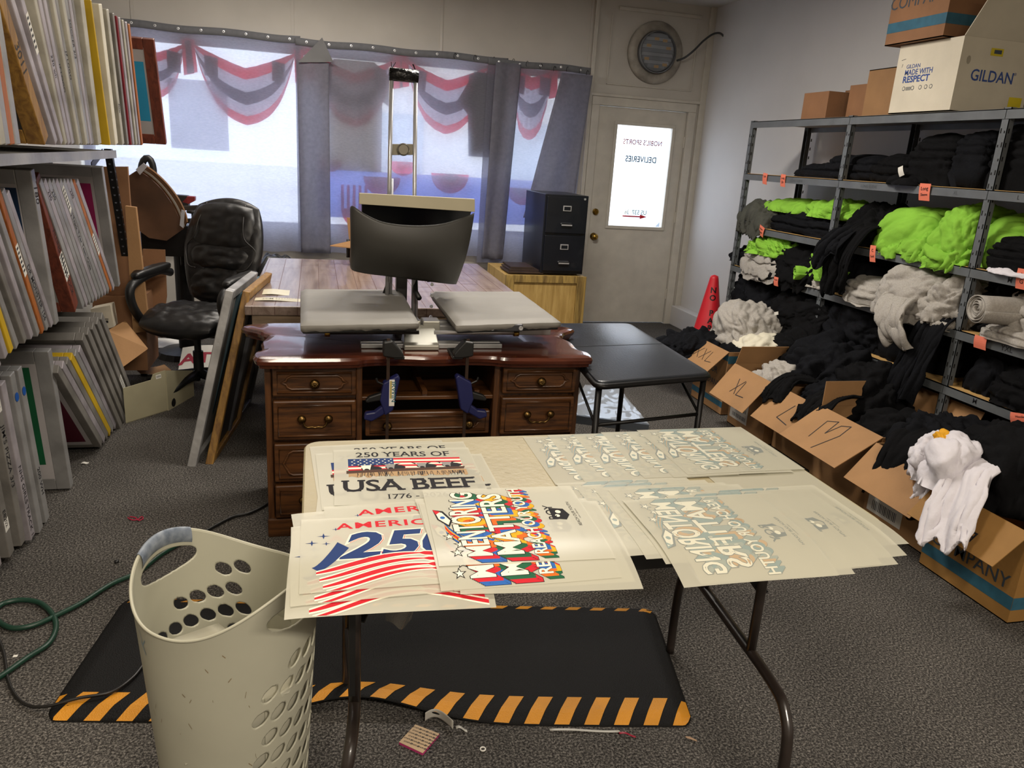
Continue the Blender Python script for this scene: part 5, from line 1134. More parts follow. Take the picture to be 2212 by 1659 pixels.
# ------------------------------------------------------------------ printed film sheets
P_ = {k: mat('print_'+k, v, .75, var=0, spec=.2) for k, v in dict(black='1d1b1f', white='e4e0cc', navy='22386a', red='c0202c', blue='2c5fa8', orange='d8641c', green='1e5a3c', yellow='dea31c', brown='4a342a', tan='a88a66', grey='8a8886').items()}
F_ = {k: mat('faint_'+k, v, .35, var=0, trans=.2) for k, v in dict(black='8f948e', white='e2dfca', a='9aa8a2', b='a8afa4', c='c4ac8c', d='b3ab98').items()}
def mentoring(mirror=False, faint=False):
    A = Art(); K = [P_['black'], P_['white'], P_['blue'], P_['orange'], P_['red'], P_['green'], P_['yellow']] if not faint else [F_['black'], F_['white'], F_['a'], F_['b'], F_['a'], F_['b'], F_['c']]
    cols = (2, 4, 5, 3, 6)
    for mi, w in ((0, .046), (2, .040), (6, .024), (4, .012)):
        top = [(.018+.055*t, .135-.085*t**.7+w/2*(1-.3*t)) for t in [j/8 for j in range(9)]]; bot = [(a, b-w*(1-.3*t_)) for (a, b), t_ in zip(top, [j/8 for j in range(9)])]; A.band(top, bot, mi)
    for a_, b_ in ((.022, .10), (.040, .07), (.03, .045)): A.star(a_, b_, .015, 0); A.star(a_, b_, .010, 1)
    for li, (s, x, sz, ln, hs) in enumerate((('MENTORING', .098, .066, .245, 1.05), ('MATTERS', .163, .066, .235, 1.15), ('REACH OUR YOUTH', .214, .040, .255, 1.0))):
        full = glyphs(s, sz, .02, 0, 'LEFT', 3, .98)[0]; k = ln/max(a for a, b in full)
        for ci, ch_ in enumerate(s):
            if ch_ == ' ': continue
            pre = max(a for a, b in glyphs(s[:ci+1], sz, .02, 0, 'LEFT', 3, .98)[0]); one = max(a for a, b in glyphs(ch_, sz, .02, 0, 'LEFT')[0]); adv = (pre-one)*k
            sy = hs*(1+.30*sin(pi*ci/8)) if li == 0 else hs
            def cp(dx, dy, grow):
                gg, ff = glyphs(ch_, sz, .02+grow, 0, 'LEFT'); return [(x-b*sy+dx, .03+a*k+adv+dy) for a, b in gg], ff
            def multi(ds, grow):
                V_ = []; F2 = []
                for d in ds: g_, f_ = cp(d, -d*.75, grow); n = len(V_); V_ += g_; F2 += [tuple(n+i for i in f) for f in f_]
                return V_, F2
            D = .024 if li < 2 else .017; c1 = cols[(ci*2+li) % 5]; c2 = cols[(ci*2+li+1) % 5]; st = [D*q/8 for q in range(1, 9)]; pr_ = ci % 2
            v_, f_ = multi(st, .022); A.add(v_, f_, 0, 8+pr_*.3)
            v_, f_ = multi(st[3:], .004); A.add(v_, f_, c1, 9+pr_)
            v_, f_ = multi(st[:4], .004); A.add(v_, f_, c2, 11+pr_)
            v_, f_ = cp(0, 0, .026); A.add(v_, f_, 0, 13); v_, f_ = cp(0, 0, .002); A.add(v_, f_, 1, 14)
    A.poly([(-.0, .205), (.006, .165), (.028, .135), (.038, .16), (.022, .198)], 0); A.poly([(.004, .198), (.009, .167), (.027, .143), (.033, .16), (.019, .192)], 1); A.poly([(.0, .205), (.005, .185), (.016, .196)], 4); A.disc(.018, .172, .0055, 2)
    A.poly([(.26, .15), (.29, .145), (.303, .165), (.295, .19), (.262, .195)], 0); A.disc(.28, .178, .0065, 1); A.disc(.274, .162, .0055, 1); A.text('ROY', .272, .145, .03, 0, .01, rot=pi/2, align='LEFT')
    A.text('REACH OUR YOUTH', .318, .17, .0105, 0, .01, rot=pi/2); A.text('make a difference', .325, .17, .0055, 0, 0, rot=pi/2)
    A.p = [([(a+.012, b) for a, b in vs], fs, mi, ly) for vs, fs, mi, ly in A.p]
    A.p = [([(a, (b-.02)*1.2+.012) for a, b in vs], fs, mi, ly) for vs, fs, mi, ly in A.p]
    if mirror: A.p = [([(a, .345-b) for a, b in vs], [tuple(reversed(f)) for f in fs], mi, ly) for vs, fs, mi, ly in A.p]
    return A, K
def beef():
    A = Art(); K = [P_['black'], P_['white'], P_['navy'], P_['red'], P_['brown'], P_['grey'], P_['tan']]
    A.slab('250 YEARS OF', .178, .236, .040, 0, .012, sx=1.0)
    for i in range(7): A.rect(.035, .160+i*.0095, .325, .1695+i*.0095, 3 if i % 2 == 0 else 1)
    A.rect(.035, .186, .150, .2265, 2)
    for i in range(7):
        for j in range(4): A.star(.045+i*.0155+(j % 2)*.006, .192+j*.009, .0036, 1)
    for cx_, cz_ in ((.08, .180), (.14, .184), (.22, .188), (.285, .192)):
        A.disc(cx_+.012, cz_-.010, .026, 0, 14, .013); A.poly([(cx_-.014, cz_+.008), (cx_+.012, cz_+.008), (cx_+.008, cz_-.018), (cx_-.008, cz_-.02)], 5 if cx_ > .1 else 1); A.poly([(cx_-.014, cz_+.008), (cx_-.028, cz_+.012), (cx_-.016, cz_)], 0); A.poly([(cx_+.012, cz_+.008), (cx_+.028, cz_+.012), (cx_+.014, cz_)], 0); A.disc(cx_, cz_-.016, .006, 0)
    rg = random.Random(4)
    top = [(.035+.295*i/40, .155+rg.uniform(-.002, .004)) for i in range(41)]; bot = [(x, .128+rg.uniform(-.006, .01)) for x, y in top]; A.band(top, bot, 6)
    for i in range(90): x = .04+rg.random()*.285; A.stroke([(x, .126+rg.random()*.01), (x+rg.uniform(-.004, .004), .150)], .0013, 0)
    A.poly([(.03, .146), (.325, .160), (.33, .173), (.03, .161)], 4)
    A.slab('USA BEEF', .178, .058, .076, 0, .022, sx=1.02, sh=.09)
    A.slab('1776 - 2026', .19, .018, .030, 0, .008)
    A.p = [([(a, b*1.16+.005) for a, b in vs], fs, mi, ly) for vs, fs, mi, ly in A.p]
    return A, K
def america():
    A = Art(); K = [P_['navy'], P_['red'], P_['white'], P_['grey']]
    A.text('AMERICA', .185, .238, .040, 1, .02, sx=1.25, warp=lambda a, b: (a, b-.35*a*a), space=1.12)
    A.text('250', .19, .105, .155, 2, .058, shear=.25, sx=1.0); A.text('250', .193, .103, .155, 1, .03, shear=.25); A.text('250', .19, .105, .155, 2, .042, shear=.25); A.text('250', .19, .105, .155, 0, .03, shear=.25)
    A.band([(.022+.05*t, .075+.10*t**1.5) for t in [j/10 for j in range(11)]], [(.034+.06*t, .062+.085*t**1.5) for t in [j/10 for j in range(11)]], 0)
    for k_, (y0, w0) in enumerate(((.088, .016), (.066, .013), (.045, .014), (.03, .010))):
        top = []; bot = []
        for i in range(33):
            t = i/32; x = .03+k_*.006+.32*t; y = y0+.022*sin(t*5.0-1.1)-.012*(1-t)**2; w = w0*(.25+.75*sin(pi*min(1, t*1.5+.05))) if t < .63 else w0*.9
            top.append((x, y+w/2)); bot.append((x, y-w/2))
        A.band([(a, b+.004) for a, b in top], [(a, b-.004) for a, b in bot], 2); A.band(top, bot, 1)
    for x, y, r_ in ((.045, .205, .014), (.022, .175, .013), (.05, .17, .009), (.07, .235, .008)): A.star(x, y, r_, 0, 4, .22)
    A.star(.30, .17, .018, 2, 5, .45)
    A.p = [([(a, b*.93) for a, b in vs], fs, mi, ly) for vs, fs, mi, ly in A.p]
    return A, K
def drape_film(x, y, e, ox=0, oy=0, yaw=0, z=0, kx=2.2, ky=2.0):
    "a film lying on the table and bending down past its front and left edges"
    X = ox+x*cos(yaw)-y*sin(yaw); Y = oy+x*sin(yaw)+y*cos(yaw); Z = TT+z+e
    s = (TY0+.012)-Y
    if s > 0: a = min(s*ky, 1.2); Y = TY0+.012-sin(a)/ky; Z -= (1-cos(a))/ky
    s = (TX0+.01)-X
    if s > 0: a = min(s*kx, 1.2); X = TX0+.01-sin(a)/kx; Z -= (1-cos(a))/kx
    s = X-(TX1-.01)
    if s > 0: a = min(s*1.5, 1.2); X = TX1-.01+sin(a)/1.5; Z -= (1-cos(a))/1.5
    return V((X, Y, Z+.0012*sin(x*13+ox*9)*sin(y*11+oy*7)+.0014))
def film(label, W_, H_, ox, oy, yaw, z, art=None, group=None, name='film_sheet', off=(0, 0), **k):
    t = thing(name, label, 'film sheet', (ox, oy, TT), group)
    f = lambda x, y, e=0: drape_film(x, y, e, ox, oy, yaw, z, **k)
    MB().grid(lambda u, v: f(u*W_, v*H_), 22, 26).build('sheet', film_m, t, smooth=True)
    if art:
        A, K = art; A.p = [([(a+off[0], b+off[1]) for a, b in vs], fs, mi, ly) for vs, fs, mi, ly in A.p]
        A.build('print', f, K, t, cut=.035, clip=(.002, .002, W_-.002, H_-.002), eps=.0001)
    return t
ORD = ('first', 'second', 'third', 'fourth', 'fifth', 'sixth', 'seventh', 'eighth')
FW, FH = .36, .335
for i, (ox, oy, yw, lb, ar) in enumerate([(-.0, 1.66, .06, 'lowest beef film sheet, its edge nearest the far left table corner', 0), (-.005, 1.585, -.05, 'beef film sheet sticking out at the lower left of its stack', 0), (.045, 1.655, .02, 'beef film sheet poking out at the top of its stack', 1), (.008, 1.60, .04, 'beef film sheet just under the top one, its U showing at the left', 1), (.07, 1.565, .0, 'beef film sheet whose second 1776 line shows below the top one', 1)]):
    film(lb, FW, FH, ox, oy, yw, .0008*(i+1), beef() if ar else None)
film('top film sheet with 250 YEARS OF USA BEEF, flag and cattle behind a fence', FW, FH, .035, 1.615, -.02, .006, beef())
FH = .27
for i, (ox, oy, yw, lb) in enumerate([(-.03, 1.31, .1, 'lowest America 250 film sheet poking out at the far left'), (.02, 1.335, .03, 'America 250 film sheet whose red heading shows highest'), (-.05, 1.245, .02, 'America 250 film sheet with small navy stars at its left edge')]):
    film(lb, FW, FH, ox, oy, yw, .008+.0008*i, america() if i else None)
film('America 250 film sheet drooping lowest over the basket, its red stripes showing', .38, FH, -.06, 1.222, -.03, .0108, america(), ky=2.4)
film('top film sheet with AMERICA over a big navy 250 and red stripes', FW, FH, -.035, 1.27, .0, .0122, america())
for i, (ox, oy, yw) in enumerate([(.245, 1.245, -.03), (.225, 1.27, .03), (.255, 1.235, -.06), (.22, 1.245, .0)]):
    film('plain edged film sheet in the pile under the colourful mentoring sheet', .36, .34, ox, oy, yw, .0138+.0009*i, mentoring() if i == 3 else None, 'films under the mentoring sheet')
film('top film sheet with colourful MENTORING MATTERS block letters turned sideways', .36, .34, .225, 1.31, -.035, .0182, mentoring())
for i, (ox, oy) in enumerate([(.575, 1.68), (.655, 1.69), (.735, 1.685), (.82, 1.695), (.90, 1.69), (.945, 1.70)]):
    film(ORD[i]+' face down film from the bare table strip, back row of the mirrored fan', .355, .34, ox, oy, .01*((i*7) % 3-1), .001+.0009*i, mentoring(True, True))
film('large blank film sheet lowest at the end of the table towards the cartons', .30, .70, 1.0, 1.30, .0, .0004, None)
for i, (ox, oy, yw) in enumerate([(.575, 1.34, .0), (.62, 1.315, .01), (.655, 1.30, -.01), (.69, 1.28, .0), (.90, 1.245, .02), (.86, 1.225, .01), (.82, 1.23, 0), (.74, 1.215, -.01), (.70, 1.21, 0)]):
    film(ORD[(0, 1, 2, 3, 7, 6, 5, 4)[i]]+' face down film counted from the colourful pile, front row of the mirrored fan' if i < 8 else 'top face down film showing mirrored MENTORING MATTERS most clearly at the front edge', .355, .34, ox, oy, yw, .007+.0009*i, mentoring(True, True) if i in (0, 1, 3, 4, 6, 8) else None)
# ------------------------------------------------------------------ grey shelving along the right wall
SX0, SX1 = 3.02, 3.49
ZS = (1.865, 1.51, 1.15, .85, .57, .20); YP = (5.20, 4.12, 3.03, 1.94)
sh_ = thing('shelving_unit', 'grey slotted steel shelving with chipboard shelves opposite the screen rack', 'shelving', ((SX0+SX1)/2, 3.5, 0))
def spost(x, y, m):
    mb = MB(); w = .042; th = .003; s = 1 if x < 3.2 else -1
    mb.cur = 0; mb.box((x, y-w/2, 0), (x+th, y+w/2, 1.87)); mb.box((x, y-w/2, 0), (x+s*w*.7, y-w/2+th, 1.87)); mb.box((x, y+w/2-th, 0), (x+s*w*.7, y+w/2, 1.87))
    mb.cur = 1
    n = 30
    for i in range(n):
        z = .05+i*.061
        for dy, sz in ((-.010, .010), (.010, .010)):
            if i % 3 == 2 and dy > 0: continue
            mb.box((x-.0008, y+dy-.003, z), (x, y+dy+.003, z+(.022 if (i+(dy > 0)) % 2 else .011)))
        mb.box((x+.008, y-w/2-.0008, z), (x+.015, y-w/2, z+.02))
    mb.build('post', [m, hole_m], sh_)
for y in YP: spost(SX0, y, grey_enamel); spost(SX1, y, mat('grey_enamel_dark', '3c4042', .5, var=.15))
for bi in range(3):
    y1, y0 = YP[bi]-.022, YP[bi+1]+.022
    for zi, z in enumerate(ZS):
        b = MB(); b.box((SX0-.004, y0-.02, z-.045), (SX0+.004, y1+.02, z-.002)); b.box((SX0-.004, y0-.02, z-.006), (SX0+.02, y1+.02, z-.002)); b.box((SX1-.004, y0-.02, z-.045), (SX1+.004, y1+.02, z-.002)); b.build('beam', grey_enamel, sh_)
        bx((SX0+.006, y0, z-.014), (SX1-.006, y1, z)).build('shelf_board', board if zi else mat('top_board', '8c8a84', .6), sh_)
def mark(s, y, z, sz=.03):
    lettering(s, (SX0-.0045, y, z-.034), (0, -1, 0), (0, 0, 1), sz, ink if sz > .024 else mat('pencil_mark', '4c5054', .6), sh_, .004, 'handwriting')
for s, y, z, sz in (('L', 3.26, 1.15, .032), ('XL', 3.72, 1.15, .03), ('M', 2.80, 1.15, .036), ('YXL', 2.73, .85, .036), ('M', 2.83, .57, .036), ('XL', 3.6, .85, .026), ('LONG SLEEVE', 4.55, 1.51, .022), ('XXL', 3.62, 1.51, .024), ('XL', 3.22, 1.51, .024), ('LONG SLEEVE', 3.85, 1.51, .022), ('L', 2.86, 1.51, .026)): mark(s, y, z, sz)
def note(label, px, py, w, h, txt, m=note_m, x=SX0-.007, tilt=0):
    c = at(px, py, X=x); t = thing('sticky_note', label, 'note', tuple(c)); r_ = tilt
    uy = V((-.12, -sin(r_), cos(r_))).normalized(); ux = V((0, -cos(r_), -sin(r_))); ux = (ux-uy*ux.dot(uy)).normalized()
    pf_ = plane(c, ux, uy)
    MB().grid(lambda u, v: pf_((u-.5)*w, (v-.5)*h, .004*sin(v*3)), 6, 6).build('sheet', m, t, solid=.0006)
    A = Art()
    for i, s in enumerate(txt): A.text(s, 0, h*.12-i*h*.33, min(h*.3, w*1.5/max(3, len(s))), 0, .006, rot=.08)
    if txt: A.build('handwriting', lambda x_, y_, e: pf_(x_, y_, .005+e), [ink], t)
    return t
note('coral note marked Long Sleeve on the second shelf of the middle bay', 1998, 415, .075, .085, ['Long', 'Sleeve'])
note('coral note at the far end of the second shelf, beside the far post', 1653, 386, .055, .075, ['Soft'], tilt=.1); note('coral note on the second shelf, further from the far post', 1692, 390, .055, .08, ['Long', 'Slv'], tilt=.05)
note('tilted coral note hanging below the far bay third shelf', 1645, 499, .07, .07, ['Non', 'Back'], x=SX0-.012, tilt=.3); note('coral note half hidden by black cloth on the fourth shelf of the far bay', 1677, 608, .05, .06, ['Youth'], x=SX0-.06)
note('narrow coral note hanging by the lime pile in the middle bay', 1886, 548, .045, .09, ['C', 'Sold'], x=SX0-.06, tilt=-.05); note('small coral note low on the middle bay shelf below the grey shirts', 1930, 687, .06, .03, [], x=SX0-.05)
note('coral note hanging beneath the grey rolled shirts in the near bay', 2118, 740, .07, .06, [], x=SX0-.02); note('coral note cut by the right edge with a letter G', 2209, 603, .06, .09, ['L', 'G'])
note('curled coral note marked Hoodie by the near black heap', 2205, 905, .10, .05, ['Hoodie'], x=SX0-.03, tilt=-.2); note('small turquoise note on the lowest shelf beam of the far bay', 1733, 702, .075, .04, [], m=turq, x=SX0-.01, tilt=-.15)
note('tiny coral note low behind the black clothes near the cartons', 1833, 773, .05, .02, [], x=SX0-.12)
# ------------------------------------------------------------------ garments
_ico = {}
def ico(n):
    if n not in _ico:
        bm = bmesh.new(); bmesh.ops.create_icosphere(bm, subdivisions=n, radius=1); bm.verts.ensure_lookup_table()
        _ico[n] = ([v.co.copy() for v in bm.verts], [tuple(v.index for v in f.verts) for f in bm.faces]); bm.free()
    return _ico[n]
def heap(label, c, s, m, seed=0, amp=.028, fs=7, e=.75, layers=0, yaw=0, edge=None, drop=0, reach=.1, sub=5, name='shirt', cat='shirt', group=None, shear=(0, 0), base=.12, tip=None):
    "a soft pile of cloth: c = centre of its foot, s = half sizes"
    if max(s) > .2 and sub == 5: sub = 6
    vs, fsx = ico(sub); c = V(c); out = []; cy_, sy_ = cos(yaw), sin(yaw); so = V((seed*3.7, seed*1.9, seed*5.3)); R3 = Matrix.Rotation(seed*1.3, 3, 'Z') @ Matrix.Rotation(seed*2.1, 3, 'X'); A1, A2, A3 = R3.row[0], R3.row[1], R3.row[2]
    for d in vs:
        x = (1 if d.x >= 0 else -1)*abs(d.x)**e*s[0]; y = (1 if d.y >= 0 else -1)*abs(d.y)**e*s[1]; z = (1 if d.z >= 0 else -1)*abs(d.z)**(e*.9)
        z = s[2]*(z if z > 0 else z*base)
        x += shear[0]*z; y += shear[1]*z
        p = V((x*cy_-y*sy_, x*sy_+y*cy_, z)); q = (p+c)*fs+so
        qa = V((q.dot(A1), q.dot(A2)*1.9, q.dot(A3)*1.25)); w = noise.noise_vector(q*.45)*1.3; q2 = qa+w; n1 = abs(noise.noise(q2))**.8; n2 = abs(noise.noise(q2*2.2+V((7, 1, 3))))**.8
        n3 = noise.noise(q*.35); n4 = abs(noise.noise(q2*4.6+w))
        dsp = amp*(2.0*n1-.6+1.1*n2+.7*n3+.35*n4); k = 1 if d.z > -.2 else .35
        if layers:
            side = max(0, 1-abs(d.z)**3); g = (z/s[2]*layers+.35*noise.noise(q*.5)); gg = 1-abs(sin(pi*g)); dsp = dsp*.55-amp*1.1*gg**3*side
        p += V((d.x*cy_-d.y*sy_, d.x*sy_+d.y*cy_, d.z*.8))*dsp*k
        if edge is not None and drop:
            X = p.x+c.x
            if X < edge: t = edge-X; p.z -= drop*min(1.5, (t/reach))**1.5; p.x += t*.35*min(1, t/reach)
        out.append(p+c)
        if z <= 0 and edge is None: out[-1].z = max(out[-1].z, c.z)
    mb = MB(); mb.v = [tuple(p) for p in out]; mb.f = fsx; mb.mi = [0]*len(fsx)
    return mb.build(name, m, smooth=True, tag=(label, cat, group))
def hang(label, top, dirs, w0, w1, L_, m, seed=0, nf=3, amp=.02, name='shirt', cat='shirt', path=None, jag=.03, solid=.006, group=None, nu=44, nv=44):
    "cloth hanging along a path of centre points; dirs = sideways unit vector"
    side = V(dirs).normalized(); P = smoothpath(path, 6); n = len(P)-1
    def f(u, v):
        i = v*n; j = min(int(i), n-1); p = P[j].lerp(P[j+1], i-j); tn = (P[min(j+1, n)]-P[max(j-1, 0)]).normalized(); nm = side.cross(tn).normalized()
        w = w0+(w1-w0)*v; x = (u-.5)*w*(1+.12*noise.noise(V((v*3, seed, u))))
        k = amp*(.5+v); ww = noise.noise(V((u*2, v*1.5, seed*3.1)))*1.4
        q = nm*(k*(2.0*abs(noise.noise(V((u*nf*1.7+seed+ww, v*.9+ww*.5, seed))))**.8+.8*abs(noise.noise(V((u*nf*4.5+ww, v*3+seed, 3))))**.8+.8*noise.noise(V((u*1.5, v, seed)))))
        return p+side*x*(1+.1*noise.noise(V((v*6, u*2, seed))))+q+tn*(L_*.45*noise.noise(V((u*2.6, seed, 2)))*v)
    return MB().grid(f, nu, nv).build(name, m, smooth=True, solid=solid, tag=(label, cat, group))
def roll(label, c, ax, L_, r, turns, m, seed=0, name='shirt'):
    c = V(c); ax = V(ax).normalized(); u = ax.cross(V((0, 0, 1))).normalized(); v = u.cross(ax); n = int(turns*26)
    def f(s, t):
        a = s*turns*2*pi; rr_ = r*(.12+.88*s)+.004*noise.noise(V((s*20, t*3, seed))); return c+ax*((t-.5)*L_+.006*sin(a*1.3))+u*cos(a)*rr_*1.1+v*sin(a)*rr_
    return MB().grid(f, n, 8).build(name, m, smooth=True, solid=.0045, tag=(label, 'shirt'))
XS = SX0+.235
def sy(px, z=1.5, X=SX0): return at(px, 500, X=X).y
def shelf_heap(label, px0, px1, z, h, m, seed, depth=.19, x=XS, yoff=0, **k):
    "spans photo columns px0..px1 at the shelf front"
    pz_ = z; ya = at(px0, 500, X=x-depth*.7).y; yb = at(px1, 500, X=x-depth*.7).y
    # correct for tilt of verticals at this height
    def yy(px):
        lo, hi = 1.9, 6.0
        for _ in range(30):
            mid = (lo+hi)/2; d = V((x-depth*.8, mid, z+h*.5))-EYE; X_ = 1106+FP*d.dot(CA)/d.dot(_f)
            if X_ > px: lo = mid
            else: hi = mid
        return (lo+hi)/2
    ya, yb = yy(px0), yy(px1)
    return heap(label, (x, (ya+yb)/2, z+.002), (depth, abs(ya-yb)/2, h), m, seed, **k)
SH = shelf_heap
# top shelf of clothes (z 1.51)
SH('low spread of black shirts at the far end of the second shelf', 1700, 1850, 1.51, .09, cl_black2, 1, amp=.02, layers=2, shear=(.0, -.6))
SH('black shirts heaped highest beside the far middle post on the second shelf', 1760, 1900, 1.51, .15, cl_black2, 2, amp=.025, layers=3)
SH('black folded shirts with a white paper tag lying before them in the middle bay', 1865, 1990, 1.51, .15, cl_black, 3, amp=.025, layers=3)
SH('stack of black shirts with a flat top in the middle bay of the second shelf', 1960, 2075, 1.51, .25, cl_black, 4, amp=.022, layers=6, e=.5)
SH('tall stack of black shirts beside the near post on the second shelf', 2055, 2150, 1.51, .27, cl_black2, 5, amp=.022, layers=7, e=.5)
SH('tallest black shirt stack at the right edge of the photo on the second shelf', 2135, 2300, 1.51, .31, cl_black, 6, amp=.022, layers=7, e=.5)
SH('loose black sleeve poking out over the second shelf edge', 1915, 1985, 1.50, .05, cl_black, 7, amp=.015, x=SX0+.07, depth=.10)
note('small white paper tag on the black shirts of the second shelf', 1947, 370, .035, .05, [], m=paper, x=SX0-.02, tilt=-.35)
# second shelf (z 1.15)
SH('pile of black shirts beneath the lime ones in the far bay', 1640, 1830, 1.15, .15, cl_black2, 11, amp=.03, layers=3, x=XS-.03)
SH('dark olive grey shirts spilling off the far end of the third shelf', 1590, 1665, 1.12, .19, cl_dgrey, 12, amp=.035, x=XS-.06, edge=SX0, drop=.14, reach=.10)
SH('smooth lime green shirt spread over black ones in the far bay', 1635, 1760, 1.27, .085, cl_green, 13, amp=.014, e=.85)
SH('lime green shirt folded against the far middle post', 1730, 1855, 1.27, .10, cl_green, 14, amp=.028)
SH('black shirts sliding down between far middle post and lime heap', 1815, 1935, 1.15, .22, cl_black, 15, amp=.035, x=XS, edge=SX0+.02, drop=.12)
hang('black shirt hanging down from the third shelf to the grey ones', None, (0, 1, 0), .24, .17, .3, cl_black, 16, 3, .025, path=[V((3.10, 3.83, 1.26)), V((2.99, 3.82, 1.24)), V((2.93, 3.84, 1.10)), V((2.94, 3.86, .98)), V((2.95, 3.88, .88))])
hang('black shirt sleeve folded over the third shelf edge beside the lime heap', None, (0, 1, 0), .2, .26, .3, cl_black2, 17, 2, .03, path=[V((3.1, 3.92, 1.22)), V((2.98, 3.93, 1.2)), V((2.92, 3.95, 1.11)), V((2.93, 3.97, 1.03))])
SH('broad smooth lime green shirt bundle in the middle bay', 1880, 2020, 1.15, .24, cl_green, 21, amp=.014, fs=5, x=XS-.05, e=.7)
SH('crumpled lime green shirt low beside the narrow coral note', 1885, 1960, 1.13, .11, cl_green, 22, amp=.034, fs=12, x=XS-.12, depth=.12, edge=SX0, drop=.03)
SH('lime green shirt roll bulging over the shelf edge', 1940, 2015, 1.14, .13, cl_green, 23, amp=.03, fs=9, x=XS-.13, depth=.13, edge=SX0, drop=.06)
SH('lime green shirt folded beside the near post of the middle bay', 2010, 2110, 1.15, .27, cl_green, 24, amp=.022, fs=6, x=XS-.04, e=.7)
SH('creased lime green shirt bulging low beside the near post', 1995, 2085, 1.12, .12, cl_green, 25, amp=.036, fs=13, x=XS-.13, depth=.13, edge=SX0, drop=.05)
SH('lime green shirts behind the near post in the near bay', 2090, 2220, 1.15, .24, cl_green, 26, amp=.018, fs=6, x=XS+.02)
SH('stack of folded black shirts on white ones in the near bay', 2125, 2290, 1.15, .16, cl_black, 27, amp=.022, layers=5, x=XS-.06, depth=.18, e=.55)
SH('thin white shirt edge under the black stack in the near bay', 2115, 2290, 1.145, .03, cl_white, 28, amp=.01, x=XS-.06, depth=.2)
# third shelf (z .85)
SH('black shirts low at the far end of the fourth shelf', 1570, 1665, .85, .13, cl_black2, 31, amp=.03)
SH('grey shirts hanging off the far end of the fourth shelf', 1590, 1700, .84, .17, cl_grey, 32, amp=.03, layers=2, x=XS-.10, edge=SX0, drop=.12)
SH('crumpled lime green shirt on grey ones at the far end', 1608, 1705, .97, .11, cl_green, 33, amp=.034, fs=12, x=XS-.12, depth=.14)
SH('big black heap in the far bay of the fourth shelf', 1640, 1775, .84, .22, cl_black, 34, amp=.03, x=XS-.08, edge=SX0, drop=.08)
SH('lime green shirts stuffed by the far middle post on the fourth shelf', 1735, 1830, .90, .17, cl_green, 35, amp=.034, fs=9, x=XS-.04)
roll('rolled lime green shirt end beside the far middle post', at(1752, 590, X=SX0+.03), (.9, -.3, 0), .2, .045, 3, cl_green, 3)
SH('light grey crumpled shirt by the foot of the lime roll', 1740, 1800, .85, .07, cl_grey, 36, amp=.03, fs=12, x=XS-.11, depth=.13)
SH('black shirts behind the far middle post on the fourth shelf', 1795, 1885, .85, .26, cl_black2, 37, amp=.03)
SH('folded light grey shirts with layered edges in the middle bay', 1815, 1905, .85, .13, cl_grey, 41, amp=.028, layers=4, x=XS-.12, depth=.17, edge=SX0-.02, drop=.05)
SH('large light grey shirt bundle filling the middle bay', 1890, 2025, .85, .24, cl_grey, 42, amp=.032, fs=6, x=XS-.10, depth=.2, edge=SX0-.02, drop=.05)
SH('light grey shirt rolled beside the near post', 2000, 2085, .86, .22, cl_grey, 43, amp=.034, fs=7, x=XS-.08, depth=.18)
hang('light grey shirt sagging below the fourth shelf edge', None, (0, 1, 0), .24, .2, .2, cl_grey, 44, 1.1, .018, path=[V((3.08, 3.40, .93)), V((2.96, 3.38, .92)), V((2.90, 3.34, .86)), V((2.90, 3.30, .79)), V((2.93, 3.27, .73))], solid=.02)
SH('light grey folds above the sagging shirt', 1905, 2060, .83, .12, cl_grey, 45, amp=.034, fs=10, x=XS-.17, depth=.12, layers=2, edge=SX0-.04, drop=.03)
SH('black shirts at the back of the near bay fourth shelf', 2075, 2300, .85, .24, cl_black, 46, amp=.03, x=XS+.05)
roll('light grey rolled shirt with spiral end in the near bay', at(2170, 670, X=SX0+.02), (.95, -.25, 0), .26, .065, 5, cl_grey, 5)
SH('light grey folded shirt under the roll in the near bay', 2095, 2300, .85, .07, cl_grey, 47, amp=.02, layers=2, x=XS-.10, depth=.17)
SH('light grey shirt behind the roll in the near bay', 2140, 2330, .90, .19, cl_grey, 48, amp=.03, layers=3, x=XS-.02)
# fourth shelf (z .57) and the black avalanche to the cartons
SH('black heap at the far end of the fifth shelf', 1575, 1680, .57, .24, cl_black2, 51, amp=.032, x=XS-.04)
SH('black hoodie with a white tag spilling out of the far bay', 1650, 1790, .54, .24, cl_black, 52, amp=.03, x=XS-.1, edge=SX0, drop=.1)
SH('black heap behind the far middle post on the fifth shelf', 1765, 1900, .56, .26, cl_black2, 53, amp=.03, x=XS-.04)
SH('black heap deep in the middle bay of the fifth shelf', 1850, 2040, .56, .27, cl_black, 54, amp=.03, x=XS)
heap('large black hoodie avalanche sliding from the middle bay towards the cartons', (2.93, 3.78, .20), (.24, .34, .40), cl_black2, 55, amp=.05, fs=5, e=.9)
heap('black sweatshirt slumped in front of the middle bay above the open carton', (2.93, 3.42, .14), (.22, .26, .42), cl_black, 56, amp=.045, fs=5, e=.9)
heap('black jacket bulging out just below the far bay', (2.98, 4.15, .20), (.2, .26, .36), cl_black, 57, amp=.045, fs=5, e=.9)
hang('black sleeve hanging beside the near post below the grey shirts', None, (0, 1, 0), .16, .24, .4, cl_black2, 58, 2, .022, path=[V((3.08, 3.14, .92)), V((2.98, 3.14, .84)), V((2.95, 3.16, .70)), V((2.94, 3.20, .55)), V((2.95, 3.24, .42))])
SH('black shirts crammed beside the near post on the fifth shelf', 2085, 2170, .57, .22, cl_black2, 59, amp=.03)
SH('rolled black trousers on the fifth shelf of the near bay', 2125, 2330, .57, .19, cl_black, 60, amp=.03, layers=2, x=XS-.05)
SH('crumpled light grey shirt tucked on the bottom shelf beyond the near post', 1960, 2035, .22, .16, cl_grey, 61, amp=.03, layers=3, x=XS-.05)
